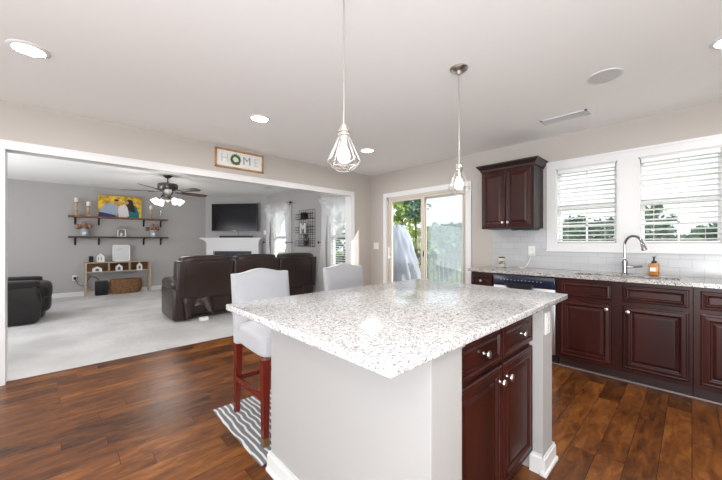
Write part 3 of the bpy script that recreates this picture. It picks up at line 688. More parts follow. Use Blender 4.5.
# ================================================================ HOME sign
t = thing('framed_sign', 'wide honey-wood framed sign spelling home with a green wreath, above the opening', 'sign', (1.65, YW-.01, 2.16))
sx0, sx1, sz0, sz1 = 1.335, 1.965, 2.165, 2.405
bm = B()
for a in ((sx0, sx0+.022, sz0, sz1), (sx1-.022, sx1, sz0, sz1), (sx0, sx1, sz0, sz0+.022), (sx0, sx1, sz1-.022, sz1)): box(bm, a[0], a[1], YW-.030, YW-.001, a[2], a[3], .003)
obj('frame', bm, m_goldframe, t, smooth=False)
bd = obj('board', box(B(), sx0+.02, sx1-.02, YW-.016, YW-.002, sz0+.02, sz1-.02), m_paper, t, smooth=False)
bm = B(); wc = Vector((1.585, YW-.024, 2.285)); rr = random.Random(3)
tube(bm, [wc+Vector((math.cos(2*PI*k/24)*.052, 0, math.sin(2*PI*k/24)*.052)) for k in range(24)], .007, 6, closed=True)
for k in range(150):
    a = rr.random()*2*PI; q = .052+rr.uniform(-.016, .018); p = wc+Vector((math.cos(a)*q, -rr.uniform(0, .008), math.sin(a)*q)); d1 = Vector((rr.uniform(-1, 1), rr.uniform(-.3, .3), rr.uniform(-1, 1))).normalized()*.012; d2 = d1.cross(Vector((0, 1, .2))).normalized()*.004
    bm.faces.new([bm.verts.new(p-d1), bm.verts.new(p+d2), bm.verts.new(p+d1), bm.verts.new(p-d2)])
obj('wreath', bm, m_wreath, t)
def text(s, size, mat, par, o, ux_, uz_, n_, depth=.002, name='letter'):
    cu = bpy.data.curves.new('t', 'FONT'); cu.body = s; cu.size = size; cu.extrude = depth; cu.align_x = 'CENTER'; cu.align_y = 'CENTER'
    to = bpy.data.objects.new('t', cu); C.objects.link(to); bpy.context.view_layer.update()
    me = bpy.data.meshes.new_from_object(to.evaluated_get(bpy.context.evaluated_depsgraph_get())); bpy.data.objects.remove(to)
    bm = B(); bm.from_mesh(me); bpy.data.meshes.remove(me)
    ux_, uz_, n_ = map(Vector, (ux_, uz_, n_)); mt = Matrix((( ux_.x, uz_.x, n_.x, o[0]), (ux_.y, uz_.y, n_.y, o[1]), (ux_.z, uz_.z, n_.z, o[2]), (0, 0, 0, 1)))
    bmesh.ops.transform(bm, matrix=mt, verts=bm.verts); return obj(name, bm, mat, par, smooth=False)
text('H', .15, m_letter, bd, (1.45, YW-.018, 2.285), (1, 0, 0), (0, 0, 1), (0, -1, 0))
text('M', .15, m_letterd, bd, (1.735, YW-.018, 2.285), (1, 0, 0), (0, 0, 1), (0, -1, 0))
text('E', .15, m_letter, bd, (1.865, YW-.018, 2.285), (1, 0, 0), (0, 0, 1), (0, -1, 0))

# ================================================================ living room: fireplace, television
t = thing('fireplace', 'white corner fireplace mantel with a dark slate firebox', 'fireplace', tuple(dg(DL/2, 0, .1)))
a0, a1 = .10, DL-.10
bm = B(); 
def dbox(bm, a, b, z0_, z1_, n0, n1): prism(bm, [(a, z0_), (b, z0_), (b, z1_), (a, z1_)], n0, n1, dg)
dbox(bm, .16, .36, .004, 1.22, .001, .20); dbox(bm, DL-.36, DL-.16, .004, 1.22, .001, .20); dbox(bm, .36, DL-.36, .98, 1.22, .001, .20)
for z0_, z1_, ex in ((1.22, 1.26, .02), (1.26, 1.29, .05), (1.29, 1.315, .08)): dbox(bm, .16-ex, DL-.16+ex, z0_, z1_, .001, .20+ex)
obj('surround', bm, m_trim, t, smooth=False)
bm = B(); dbox(bm, .03, DL-.03, 1.315, 1.35, .001, .31); obj('mantel_shelf', bm, m_trim, t, smooth=False)
bm = B(); dbox(bm, .36, DL-.36, .004, .98, .001, .12); obj('slate_surround', bm, m_slate, t, smooth=False)
bm = B(); dbox(bm, .52, DL-.52, .10, .70, .12, .13); obj('firebox_glass', bm, m_tv, t, smooth=False)
t = thing('television', 'large flat black television on the corner wall above the fireplace', 'television', tuple(dg(.97, 1.53, .08)))
bm = B(); dbox(bm, .28, 1.62, 1.535, 2.30, .10, .145); tb = obj('cabinet', bm, m_black, t, smooth=False)
bm = B(); dbox(bm, .292, 1.608, 1.555, 2.288, .145, .147); obj('screen', bm, m_tv, t, smooth=False)
bm = B(); dbox(bm, .75, 1.15, 1.75, 2.1, .001, .10); obj('wall_mount', bm, m_iron, t, smooth=False)
bm = B(); dbox(bm, .91, .99, 1.540, 1.549, .145, .1465); obj('badge', bm, m_nickel, t, smooth=False)
obj('cable', tube(B(), [dg(1.0, 1.56, .06), dg(1.04, 1.46, .05), dg(1.0, 1.40, .06), dg(1.0, 1.36, .1)], .006, 6), m_black, t)
t = thing('soundbar', 'long slim black soundbar on the mantel shelf', 'speaker', tuple(dg(.95, 1.351, .2)))
bm = B(); dbox(bm, .58, 1.50, 1.351, 1.41, .18, .26); obj('housing', bm, m_black, t, smooth=False)
bm = B(); dbox(bm, .59, 1.49, 1.356, 1.405, .26, .262); obj('grille', bm, m_iron, t, smooth=False)
plate('light_switch', 'small white switch plate right of the television, above the mantel end', 'switch', lambda a, b, q: dg(1.78+a, 1.50+b, q), .07, .115, 'switch')

# ================================================================ sofa seen from behind
t = thing('sofa', 'dark brown leather reclining sofa seen from behind in the living room', 'sofa', (2.4, 5.7, 0))
sx0, sx1, sy = 1.30, 3.56, 5.28
bm = B()
box(bm, sx0+.02, sx1-.02, sy+.16, 6.08, .05, .42, .03, 3); obj('base', bm, m_leather, t)
for a, b in ((1.16, 1.40), (3.44, 3.68)):
    bm = B(); box(bm, a, b, sy+.05, 6.12, .03, .52, .04, 3); puff(bm, a-.02, b+.02, sy+.10, 6.16, .48, .66, 3); obj('arm', bm, m_leather, t)
def shear(bm, y0_, z0_, k):
    for v in bm.verts: v.co.y -= (v.co.z-z0_)*k if v.co.z > z0_ else 0
w3 = (3.74-1.21)/3; X_ = 1.21
for i in range(3):
    a = X_+i*w3; b = a+w3-.008
    bm = B(); box(bm, a, b, sy+.03, sy+.30, .34, .935, .03, 3); shear(bm, sy, .36, .10); bk = obj('backrest', bm, m_leather, t)
    bm = B(); puff(bm, a+.06, b-.03, sy-.01, sy+.32, .86, 1.015, 4, 16); obj('head_pillow', bm, m_leather, bk)
    bm = B(); box(bm, a+.02, b-.02, sy+.085, sy+.15, .10, .42, .02); obj('lower_back_flap', bm, m_leather, bk)
    if i in (0, 2):
        q = a+.10 if i == 0 else b-.12
        bm = B(); box(bm, q-.005, q+.005, sy+.022, sy+.032, .38, .90, .003); shear(bm, sy, .36, .10); obj('welt_seam', bm, m_leatherp, bk)
    obj('seat_cushion', puff(B(), a+.03, b-.03, sy+.30, 6.14, .38, .56, 4), m_leather, t)
bm = B()   # loose fabric flap hanging at the lower left back
grid(bm, 10, 8, lambda s, v: Vector((1.28+s*.42+.03*v, sy+.06-.03*math.sin(s*9)-.03*v*(1+math.sin(s*14)), .40-.36*v*(.75+.25*math.cos(s*6)))))
g_ = obj('loose_backing', bm, m_leather, t); g_.modifiers.new('s', 'SOLIDIFY').thickness = .006
tag(obj('paper_tag', box(B(), 1.50, 1.62, 5.19, 5.26, .006, .06), m_paper), 'small white tag lying on the carpet at the sofa back', 'tag')
# recliner at the left
t = thing('recliner', 'near black leather recliner side-on at the left edge of the living room', 'recliner', (-1.1, 7.2, 0))
def armL(y0_, y1_):
    bm = B(); pts = [(-1.95, .02), (-.36, .02), (-.29, .05), (-.27, .25), (-.28, .47), (-.33, .57), (-.44, .59), (-1.95, .59)]
    prism(bm, pts, y0_, y1_, lambda a, b, q: (a, q, b)); bmesh.ops.bevel(bm, geom=bm.edges[:], offset=.03, segments=2, profile=.5, affect='EDGES'); puff(bm, -1.95, -.29, y0_-.015, y1_+.015, .54, .655, 7, 16); return obj('arm', bm, m_leatherp, t)
armL(6.70, 6.92); armL(7.52, 7.74)
obj('seat_cushion', puff(B(), -1.60, -.24, 6.92, 7.52, .28, .56, 7, 14), m_leatherp, t)
bm = B(); puff(bm, -.60, -.16, 6.93, 7.51, .30, .605, 4, 14); puff(bm, -.50, -.17, 6.93, 7.51, .12, .42, 4, 14); puff(bm, -.48, -.24, 6.93, 7.51, .03, .22, 4, 14); obj('footrest', bm, m_leatherp, t)
obj('backrest', puff(B(), -2.15, -1.70, 6.72, 7.72, .3, .98, 4, 14), m_leatherp, t)
obj('base', box(B(), -1.9, -.35, 6.9, 7.54, .01, .3), m_leatherp, t)

# ================================================================ ceiling fan
FX, FY = 1.44, 7.0
t = thing('ceiling_fan', 'pewter ceiling fan with dark blades and lit glass shades in the living room', 'ceiling fan', (FX, FY, HL))
obj('canopy', lathe(B(), [(.085, -.001), (.08, -.015), (.035, -.05), (.018, -.055)], (FX, FY, HL)), m_mesh, t)
obj('downrod', tube(B(), [(FX, FY, HL-.05), (FX, FY, 2.36)], .014, 10), m_mesh, t)
obj('motor_housing', lathe(B(), [(.06, 2.38), (.10, 2.37), (.165, 2.355), (.175, 2.33), (.17, 2.25), (.15, 2.225), (.10, 2.20), (.06, 2.14), (.05, 2.10), (.075, 2.085), (.075, 2.04), (.03, 2.02), (.01, 1.99)], (FX, FY, 0)), m_mesh, t)
for k in range(5):
    a = math.radians(-43+54+72*k); du = Vector((math.cos(a), math.sin(a), 0)); dw = Vector((-du.y, du.x, 0)); c0 = Vector((FX, FY, 2.21))
    bm = B(); prism(bm, [(.24, -.055), (.30, -.065), (.70, -.075), (.76, -.05), (.77, 0), (.76, .05), (.70, .075), (.30, .065), (.24, .055)], -.004, .004, lambda p, q, r: c0+du*p+dw*q*math.cos(.22)+Vector((0, 0, r-q*math.sin(.22))))
    b_ = obj('blade', bm, m_blade, t, smooth=False)
    bm = B(); prism(bm, [(.13, -.02), (.20, -.03), (.32, -.045), (.34, 0), (.32, .045), (.20, .03), (.13, .02)], -.014, -.005, lambda p, q, r: c0+du*p+dw*q+Vector((0, 0, r-q*.2))); obj('blade_iron', bm, m_mesh, b_, smooth=False)
vr = Vector((.727, -.686, 0))
for s_ in (-1, 1):
    for f_ in (.45, -.45):
        dirv = (vr*s_+Vector((.686, .727, 0))*f_*-1).normalized()
        p0 = Vector((FX, FY, 2.07))+dirv*.06; p1 = p0+dirv*.09+Vector((0, 0, .01)); dd = (dirv*.8+Vector((0, 0, -.8))).normalized()
        a_ = obj('lamp_arm', tube(B(), [p0, p1, p1+dd*.03], .012, 8), m_mesh, t)
        obj('glass_shade', lathe(B(), [(.02, .02), (.032, .03), (.05, .06), (.06, .10), (.070, .13), (.066, .132)], p1, dd, 16), m_glow, a_)
l = bpy.data.lights.new('fan_light', 'POINT'); l.energy = 22; l.color = (1, .95, .88); l.shadow_soft_size = .3
o = bpy.data.objects.new('fan_light', l); C.objects.link(o); o.location = (FX, FY, 1.82)

# ================================================================ wall shelves and ornaments
def shelf(z, m, label):
    t = thing('wall_shelf', label, 'shelf', (.97, YF-.12, z))
    obj('plank', box(B(), .03, 1.93, YF-.24, YF-.001, z-.035, z, .003), m, t, smooth=False)
    for x in (.15, .56, 1.43, 1.80):
        bm = B(); box(bm, x-.018, x+.018, YF-.20, YF-.001, z-.045, z-.0355); box(bm, x-.018, x+.018, YF-.010, YF-.001, z-.20, z-.045); tube(bm, [(x, YF-.19, z-.045), (x, YF-.10, z-.07), (x, YF-.02, z-.13)], .007, 6); obj('bracket', bm, m_iron, t, smooth=False)
ZU, ZL = 1.82, 1.36
shelf(ZU, m_rustic, 'upper rustic brown wall shelf on black brackets'); shelf(ZL, m_rusticd, 'lower dark plank wall shelf on black brackets')
def candle(x, h, label):
    t = thing('candlestick', label, 'candle holder', (x, YF-.12, ZU))
    obj('holder', lathe(B(), [(.05, 0), (.05, .012), (.03, .03), (.022, .05), (.034, h*.3), (.02, h*.5), (.032, h*.72), (.02, h*.9), (.045, h*.97), (.048, h)], (x, YF-.12, ZU+.0005), seg=16), m_turned, t)
    obj('candle', lathe(B(), [(.036, 0), (.036, .095), (.03, .10)], (x, YF-.12, ZU+h+.001), seg=16), m_wax, t)
candle(.17, .30, 'tall pale wood candlestick with ivory candle, leftmost on the upper shelf'); candle(.37, .23, 'shorter pale wood candlestick with ivory candle, just left of the family canvas'); candle(1.57, .24, 'pale wood candlestick with ivory candle right of the family canvas')
tag(obj('glass_hurricane', lathe(B(), [(.03, 0), (.04, .004), (.012, .02), (.012, .08), (.038, .10), (.042, .17), (.036, .22), (.034, .22), (.04, .17), (.036, .102)], (1.78, YF-.12, ZU+.0005)), m_frost), 'clear glass candle vase at the right end of the upper shelf', 'vase')
# canvas print
t = thing('canvas_print', 'family photograph canvas with golden leaves, leaning on the upper shelf', 'picture', (.98, YF-.1, ZU))
px0, px1, pz0, pz1 = .54, 1.37, ZU+.001, ZU+.51; py = YF-.11
obj('canvas', box(B(), px0, px1, py, py+.03, pz0, pz1), mottled('golden autumn leaves print', (.40, .22, .02), (.85, .55, .05), 9, .7, .4, .6), t, smooth=False)
def fig(pts, m, d, name):
    bm = B(); prism(bm, pts, py-d, py-d-.001, lambda a, b, q: (px0+a*.83, q, pz0+b*.509)); return obj(name, bm, m, t, smooth=False)
def ell(cx, cz, rx, rz, k=16): return [(cx+rx*math.cos(2*PI*i/k), cz+rz*math.sin(2*PI*i/k)) for i in range(k)]
skin = M('printed skin tone', (.55, .30, .20), .7)
fig([(.02, .02), (.05, .35), (.13, .55), (.28, .66), (.40, .58), (.46, .35), (.40, .05)], M('printed blue grey sweater', (.34, .40, .52), .7), .0005, 'printed_sweater')
fig([(.0, .0), (.02, .22), (.12, .20), (.38, .10), (.42, .0)], M('printed denim', (.02, .04, .14), .7), .002, 'printed_jeans')
fig([(.66, .02), (.66, .45), (.76, .70), (.88, .55), (.94, .2), (.94, .02)], M('printed teal top', (.005, .16, .20), .7), .0005, 'printed_teal_top')
fig([(.64, .42), (.62, .78), (.68, .88), (.78, .84), (.82, .55), (.86, .25), (.74, .30)], M('printed dark hair', (.03, .015, .01), .7), .002, 'printed_long_hair')
fig([(.46, .02), (.44, .35), (.50, .60), (.58, .64), (.66, .5), (.70, .08), (.62, .02)], M('printed white dress', (.72, .68, .68), .7), .0035, 'printed_white_dress')
fig(ell(.40, .72, .05, .10), skin, .0035, 'printed_face'); fig(ell(.405, .80, .055, .05), M('printed short hair', (.04, .02, .012), .7), .005, 'printed_short_hair')
fig(ell(.655, .72, .035, .085), skin, .0035, 'printed_face'); fig(ell(.53, .66, .045, .08), skin, .005, 'printed_face'); 
def flowers(x, label):
    rr = random.Random(int(x*10)); t = thing('flower_vase', label, 'vase', (x, YF-.12, ZL))
    v = obj('vase', lathe(B(), [(.062, 0), (.066, .01), (.066, .13), (.05, .155), (.054, .175), (.05, .175), (.046, .155)], (x, YF-.12, ZL+.0005)), m_vase, t)
    obj('label', box(B(), x-.03, x+.03, YF-.1895, YF-.1865, ZL+.04, ZL+.10), m_paper, v)
    bm = B(); bl = B()
    for k in range(22):
        a = rr.random()*2*PI; r_ = rr.uniform(0, .13); c_ = Vector((x+r_*math.cos(a)*1.1, YF-.12+r_*math.sin(a)*.55, ZL+.24+rr.uniform(-.04, .07)-r_*.3)); s = rr.uniform(.024, .04)
        q = B(); bmesh.ops.create_icosphere(q, subdivisions=2, radius=s)
        for vv in q.verts: vv.co *= 1+.25*math.sin(vv.co.x*300+vv.co.y*250)*math.cos(vv.co.z*280)
        merge(bm, q, Matrix.Translation(c_))
        tube(bl, [(x, YF-.12, ZL+.15), c_], .003, 4)
    for k in range(30):
        a = rr.random()*2*PI; p = Vector((x+.12*math.cos(a), YF-.12+.07*math.sin(a), ZL+.2+rr.uniform(-.03, .06))); e_ = Vector((math.cos(a)*.05, math.sin(a)*.02, rr.uniform(-.03, .03))); s_ = Vector((0, 0, .014))
        bl.faces.new([bl.verts.new(p-e_), bl.verts.new(p+s_), bl.verts.new(p+e_), bl.verts.new(p-s_)])
    obj('flowers', bm, m_flower, t); obj('leaves', bl, m_leaf0, t)
flowers(.30, 'grey vase of dusty pink flowers at the left of the lower shelf'); flowers(1.61, 'grey vase of dusty pink flowers at the right of the lower shelf')
t = thing('lantern', 'small silvery house-shaped lantern in the middle of the lower shelf', 'lantern', (.97, YF-.12, ZL))
lx, ly, lz = .97, YF-.12, ZL+.0005; mz = M('galvanised metal', (.42, .42, .41), .4, .7); bm = B(); box(bm, lx-.07, lx+.07, ly-.06, ly+.06, lz, lz+.02)
for a in (-1, 1):
    for b in (-1, 1): box(bm, lx+a*.075-.010, lx+a*.075+.010, ly+b*.055-.010, ly+b*.055+.010, lz, lz+.16)
box(bm, lx-.07, lx+.07, ly-.06, ly+.06, lz+.16, lz+.17); obj('frame', bm, mz, t, smooth=False)
bm = B(); R0 = [bm.verts.new((lx+a*.095, ly+b*.07, lz+.17)) for a, b in ((-1, -1), (1, -1), (1, 1), (-1, 1))]; R1 = [bm.verts.new((lx+a*.02, ly+b*.02, lz+.25)) for a, b in ((-1, -1), (1, -1), (1, 1), (-1, 1))]
for k in range(4): bm.faces.new((R0[k], R0[(k+1) % 4], R1[(k+1) % 4], R1[k]))
bm.faces.new(R0[::-1]); bm.faces.new(R1); tube(bm, [(lx+.025*math.cos(PI*k/8), ly, lz+.25+.04*math.sin(PI*k/8)) for k in range(9)], .003, 5); obj('roof', bm, mz, t, smooth=False)
obj('candle', lathe(B(), [(.03, .016), (.03, .09)], (lx, ly, lz)), m_wax, t)
# console
t = thing('console_table', 'pale oak console with three open cubbies against the grey wall', 'console', (.94, YF-.13, 0))
cx0_, cx1_, cy0, cy1 = .30, 1.55, YF-.27, YF-.02
obj('top', box(B(), cx0_, cx1_, cy0, cy1, .745, .77, .002), m_oak, t, smooth=False); obj('cubby_floor', box(B(), cx0_+.04, cx1_-.04, cy0+.005, cy1, .53, .55, .002), m_oak, t, smooth=False)
for x in (cx0_, cx1_-.04):
    for y in (cy0, cy1-.04): obj('leg', box(B(), x, x+.04, y, y+.04, .0045, .745), m_oak, t, smooth=False)
for x in (.73, 1.12): obj('divider', box(B(), x-.01, x+.01, cy0+.005, cy1, .55, .745), m_oak, t, smooth=False)
obj('back_board', box(B(), cx0_+.04, cx1_-.04, cy1-.012, cy1-.002, .55, .745), m_rustic, t, smooth=False)
obj('stretcher', box(B(), cx0_+.04, cx1_-.04, cy1-.035, cy1-.015, .10, .14), m_oak, t, smooth=False)
def house(x, z, w, h, label, dark=True, roof=.4):
    t = thing('house_ornament', label, 'ornament', (x, cy0+.10, z)); bm = B(); y = cy0+.07
    prism(bm, [(-w/2, 0), (w/2, 0), (w/2, h*(1-roof)), (0, h), (-w/2, h*(1-roof))], y, y+.06, lambda a, b, q: (x+a, q, z+.0005+b)); obj('body', bm, m_white, t, smooth=False)
    bm = B(); prism(bm, [(-w*.2, h*.12), (w*.2, h*.12), (w*.2, h*.45), (0, h*.62), (-w*.2, h*.45)] if dark else [(-w*.3, h*.2), (-w*.22, h*.2), (-w*.22, h*.6), (-w*.3, h*.6)], y-.002, y-.0002, lambda a, b, q: (x+a, q, z+b)); 
    if not dark: prism(bm, [(w*.05, h*.2), (w*.13, h*.2), (w*.13, h*.6), (w*.05, h*.6)], y-.002, y-.0002, lambda a, b, q: (x+a, q, z+b))
    obj('window', bm, M('dim blue grey window', (.10, .12, .17), .5), t, smooth=False)
house(.52, .55, .17, .12, 'low wide white house ornament in the left cubby'); house(.92, .55, .13, .16, 'peaked white house ornament in the middle cubby'); house(1.32, .55, .11, .18, 'tall narrow white house ornament in the right cubby'); house(.58, .77, .14, .20, 'white house ornament on the console top beside the black speaker', False, .35)
t = thing('mini_speaker', 'small black box speaker at the left of the console top', 'speaker', (.42, cy0+.1, .77))
obj('housing', box(B(), .375, .455, cy0+.06, cy0+.15, .7705, .91, .006), m_black, t); obj('grille', box(B(), .38, .45, cy0+.056, cy0+.060, .78, .90), m_iron, t)
t = thing('framed_print', 'white framed print leaning on the console top', 'picture', (1.05, YF-.1, .77))
bm = B(); fx0, fx1, fz0, fz1, fy = .80, 1.14, .7705, 1.16, YF-.12
for a in ((fx0, fx0+.02, fz0, fz1), (fx1-.02, fx1, fz0, fz1), (fx0, fx1, fz0, fz0+.02), (fx0, fx1, fz1-.02, fz1)): box(bm, a[0], a[1], fy, fy+.02, a[2], a[3])
obj('frame', bm, m_white, t, smooth=False); pr = obj('print', box(B(), fx0+.015, fx1-.015, fy+.008, fy+.018, fz0+.015, fz1-.015), M('glossy white print', (.72, .74, .76), .12), t, smooth=False)
bm = B(); box(bm, .90, .99, fy+.0065, fy+.0078, 1.06, 1.068); box(bm, .86, .94, fy+.0065, fy+.0078, 1.035, 1.041); obj('faint_lettering', bm, M('faint pink ink', (.55, .35, .36), .5), pr, smooth=False)
t = thing('subwoofer', 'black subwoofer box on the carpet under the console', 'speaker', (.63, cy0+.1, 0)); obj('cabinet', box(B(), .48, .71, cy0+.03, cy1-.04, .005, .33, .02, 3), m_black, t); obj('grille', box(B(), .50, .69, cy0+.024, cy0+.03, .03, .31, .002), m_iron, t)
t = thing('wicker_basket', 'round brown woven basket under the console', 'basket', (1.06, cy0+.12, 0))
bm = B(); prof = [(.20, .0), (.235, .05), (.255, .13), (.25, .22), (.235, .30), (.245, .315), (.225, .315), (.235, .22), (.24, .13), (.22, .05), (.19, .02)]
prof = [(r*1.18, z*1.1) for r, z in prof]; lathe(bm, prof, (0, 0, 0), seg=40)
for v in bm.verts:
    a = math.atan2(v.co.y, v.co.x); k = 1+.018*math.sin(a*20+(math.floor(v.co.z/.02) % 2)*PI); v.co = Vector((1.06+v.co.x*1.05*k, cy0+.115+v.co.y*.40*k, .005+v.co.z))
bk = obj('basket', bm, m_wicker, t)
bm = B()
for j in range(10):
    z = .02+j*.03; zz = z*1.1; f = [(0, .20), (.05, .235), (.13, .255), (.22, .25), (.30, .235), (.33, .24)]
    r = next(a[1]+(b[1]-a[1])*(z-a[0])/(b[0]-a[0]) for a, b in zip(f, f[1:]) if a[0] <= z <= b[0])*1.18+.004
    tube(bm, [(1.06+math.cos(2*PI*k/60)*r*1.05*(1+.02*math.sin(k*PI/1.5+j*PI)), cy0+.115+math.sin(2*PI*k/60)*r*.40, .005+zz) for k in range(60)], .010, 5, closed=True)
obj('weave', bm, m_wicker, bk)
obj('lining', box(B(), .84, 1.28, cy0+.06, cy0+.17, .32, .352, .01), m_iron, t)
t = plate('wall_outlet', 'white outlet with black plugs on the grey wall left of the console', 'outlet', lambda a, b, q: Vector((.14+a, YF-q, .42+b)), .075, .115)
t = thing('power_cord', 'black power cords looping from the wall outlet to the console', 'cord', (.2, YF-.03, .4))
obj('plug', box(B(), .12, .165, YF-.045, YF-.0085, .385, .445, .004), m_black, t); obj('cable', tube(B(), [(.15, YF-.04, .39), (.2, YF-.05, .28), (.28, YF-.04, .22), (.34, YF-.015, .3), (.42, YF-.012, .45), (.5, YF-.012, .4), (.56, YF-.012, .34)], .006, 6), m_black, t)

# ================================================================ living room windows: curtains
def curtain(w, n_, lab):
    y0, y1, z0, z1 = w; y0 -= .17; y1 += .17; xr = XW-.10; zt = 2.20
    t = thing('curtain_rod', 'dark rod above the window, holding ' + lab, 'curtain rod', (xr, (y0+y1)/2, zt))
    obj('rod', tube(B(), [(xr, y0, zt), (xr, y1, zt)], .010, 8), m_iron, t)
    for y in (y0, y1): obj('finial', lathe(B(), [(.012, 0), (.026, .015), (.026, .03), (.008, .05)], (xr, y, zt), (0, 1 if y == y1 else -1, 0), 12), m_iron, t)
    for y in (y0+.04, y1-.04): obj('bracket', tube(B(), [(xr, y, zt), (XW-.001, y, zt)], .006, 6), m_iron, t)
    W_ = y1-y0; fl = .26 if n_ == 3 else .06
    def panel(side):
        ye = y1-.02 if side > 0 else y0+.02
        def f(s_, v):
            z = zt+.02-(zt-.03)*v; k = min(1, v/.46)
            wd = (.26-.15*k) if v < .46 else .11+.30*(v-.46)/.54
            sh = 0 if v < .46 else (fl if side > 0 else .05)*(v-.46)/.54
            return Vector((xr-.014+.026*math.sin(s_*40+side)*(.5+.5*v), ye-side*wd*s_+side*sh, z))
        return f
    for sd, q in ((1, 'left'), (-1, 'right')):
        tag(obj('sheer_curtain', grid(B(), 44, 26, panel(sd)), m_sheer), 'white sheer curtain panel at the %s of %s' % (q, lab), 'curtain')
    def swag(s_, v):
        k = 1-abs(2*s_-1.1)/1.1; d_ = .16+.80*max(0, k)**1.1
        return Vector((xr-.075+.018*math.sin(s_*30+v*6)+.02*math.sin(v*22-abs(s_-.5)*9)*v, y1-.03-(W_-.06)*s_, zt+.03-d_*v))
    tag(obj('sheer_swag', grid(B(), 60, 30, swag), m_sheer), 'white pointed sheer swag over ' + lab, 'curtain')
    for y, q in ((y1-.02, 'left'), (y0+.02, 'right')):
        h_ = obj('curtain_holdback', lathe(tube(B(), [(XW-.001, y, 1.22), (XW-.19, y, 1.22)], .007, 8), [(.028, 0), (.03, .008), (.012, .016)], (XW-.19, y, 1.22), (-1, 0, 0), 12), m_iron); tag(h_, 'black curtain holdback on the %s side of %s' % (q, lab), 'holdback')
curtain(W3, 3, 'the living room window nearest the kitchen'); curtain(W4, 4, 'the living room window beside the television')
# wire wall rack with letter
t = thing('wire_wall_rack', 'black wire three-tier wall basket between the curtained windows', 'wall rack', (XW-.06, 6.23, 1.12))
bm = B(); y0, y1, z0, z1 = 5.82, 6.48, 1.12, 1.98
for k in range(8):
    y = y0+(y1-y0)*k/7; tube(bm, [(XW-.008, y, z0), (XW-.008, y, z1)], .004, 5)
for k in range(10):
    z = z0+(z1-z0)*k/9; tube(bm, [(XW-.008, y0, z), (XW-.008, y1, z)], .004, 5)
obj('back_grid', bm, m_iron, t)
for zb in (1.14, 1.45, 1.76):
    bm = B()
    for z in (zb, zb+.06, zb+.12): tube(bm, [(XW-.01, y0, z), (XW-.12, y0, z), (XW-.12, y1, z), (XW-.01, y1, z)], .005 if z != zb+.06 else .003, 5)
    for k in range(9): y = y0+(y1-y0)*k/8; tube(bm, [(XW-.01, y, zb), (XW-.12, y, zb), (XW-.12, y, zb+.12)], .003, 5)
    obj('basket', bm, m_iron, t)
lt = text('M', .34, m_white, None, (XW-.145, 6.10, 1.53), (0, -1, 0), (0, 0, 1), (-1, 0, 0), .012, 'letter_ornament'); tag(lt, 'white block letter M propped in the middle tier of the wire rack', 'ornament')
bm = B(); rr = random.Random(5)
for k in range(40):
    p = Vector((XW-.07+rr.uniform(-.03, .03), 6.1+rr.uniform(-.1, .1), 1.20+rr.uniform(0, .2))); e_ = Vector((rr.uniform(-.02, .02), rr.uniform(-.03, .03), .04)); s_ = Vector((0, .012, 0)); bm.faces.new([bm.verts.new(p-e_), bm.verts.new(p+s_), bm.verts.new(p+e_), bm.verts.new(p-s_)])
lathe(bm, [(.035, 0), (.045, .10), (.04, .10)], (XW-.07, 6.1, 1.146)); tag(obj('potted_plant', bm, m_iron), 'small dark plant in the bottom tier of the wire rack', 'plant')
bm = B()
for k in range(4): box(bm, XW-.105, XW-.02, 6.1+k*.045, 6.1+k*.045+.038, 1.766, 1.766+.13+.02*(k % 2))
tag(obj('magazines', bm, m_iron, None, smooth=False), 'dark items filed in the top tier of the wire rack', 'magazines')

# ================================================================ outdoors
struct('ground', box(B(), 4.3, 90, -60, 90, -1.9, -1.8), m_grass)
struct('deck_floor', box(B(), 4.22, 6.3, 1.2, 7.0, -.12, -.03), m_deck)
t = thing('deck_railing', 'grey deck railing with thin balusters outside the patio door', 'railing', (6.15, 4.2, -.03))
bm = B(); box(bm, 6.09, 6.20, 1.2, 7.0, .93, .965); box(bm, 6.12, 6.17, 1.2, 7.0, .86, .93); obj('top_rail', bm, m_rail, t, smooth=False); obj('bottom_rail', box(B(), 6.12, 6.17, 1.2, 7.0, .06, .11), m_rail, t, smooth=False)
first = None; k = 0; y = 1.3
while y < 7.0:
    if first is None: first = obj('baluster', box(B(), 6.128, 6.162, y-.017, y+.017, .11, .86), m_rail, t, smooth=False)
    else:
        c_ = first.copy(); C.objects.link(c_); c_.parent = t; c_.location = (0, y-1.3, 0)
    y += .115
for y in (1.25, 3.15, 5.05, 6.95): obj('rail_post', box(B(), 6.10, 6.19, y-.045, y+.045, -.03, 1.0), m_rail, t, smooth=False)
# grill with loose cover
t = thing('grill', 'outdoor grill under a loose translucent white cover on the deck', 'grill', (4.95, 4.05, -.03))
g0 = Vector((4.95, 4.0, -.03)); 
bm = B(); box(bm, g0.x-.16, g0.x+.16, g0.y-.26, g0.y+.22, -.03, .82, .02); obj('body', bm, M('grey grill enamel', (.16, .17, .18), .4), t)
def cov(s, v):
    a = 2*PI*s; top_ = 1.56-.50*max(0, math.cos(a+.75))*(v > 0)*1; 
    prof = [(0, 1.58), (.25, 1.5), (.45, 1.2), (.65, .85), (1, .0)]
    r = .03+.42*v**.5+.05*v*math.sin(a*7+v*9)+.035*v*math.sin(a*13-v*11)+.02*math.sin(v*21+a*3)*v
    z = max(-.028, 1.56-1.6*v**1.45+.03*math.sin(a*5+v*9))
    off = Vector((0, .16, 0))*(1-v)
    return Vector((g0.x+r*.8*math.cos(a)+off.x, g0.y+r*1.0*math.sin(a)+off.y, z))
obj('cover', grid(B(), 64, 24, cov), build_sheer('translucent white plastic sheet', .85, (.66, .69, .75)), t)
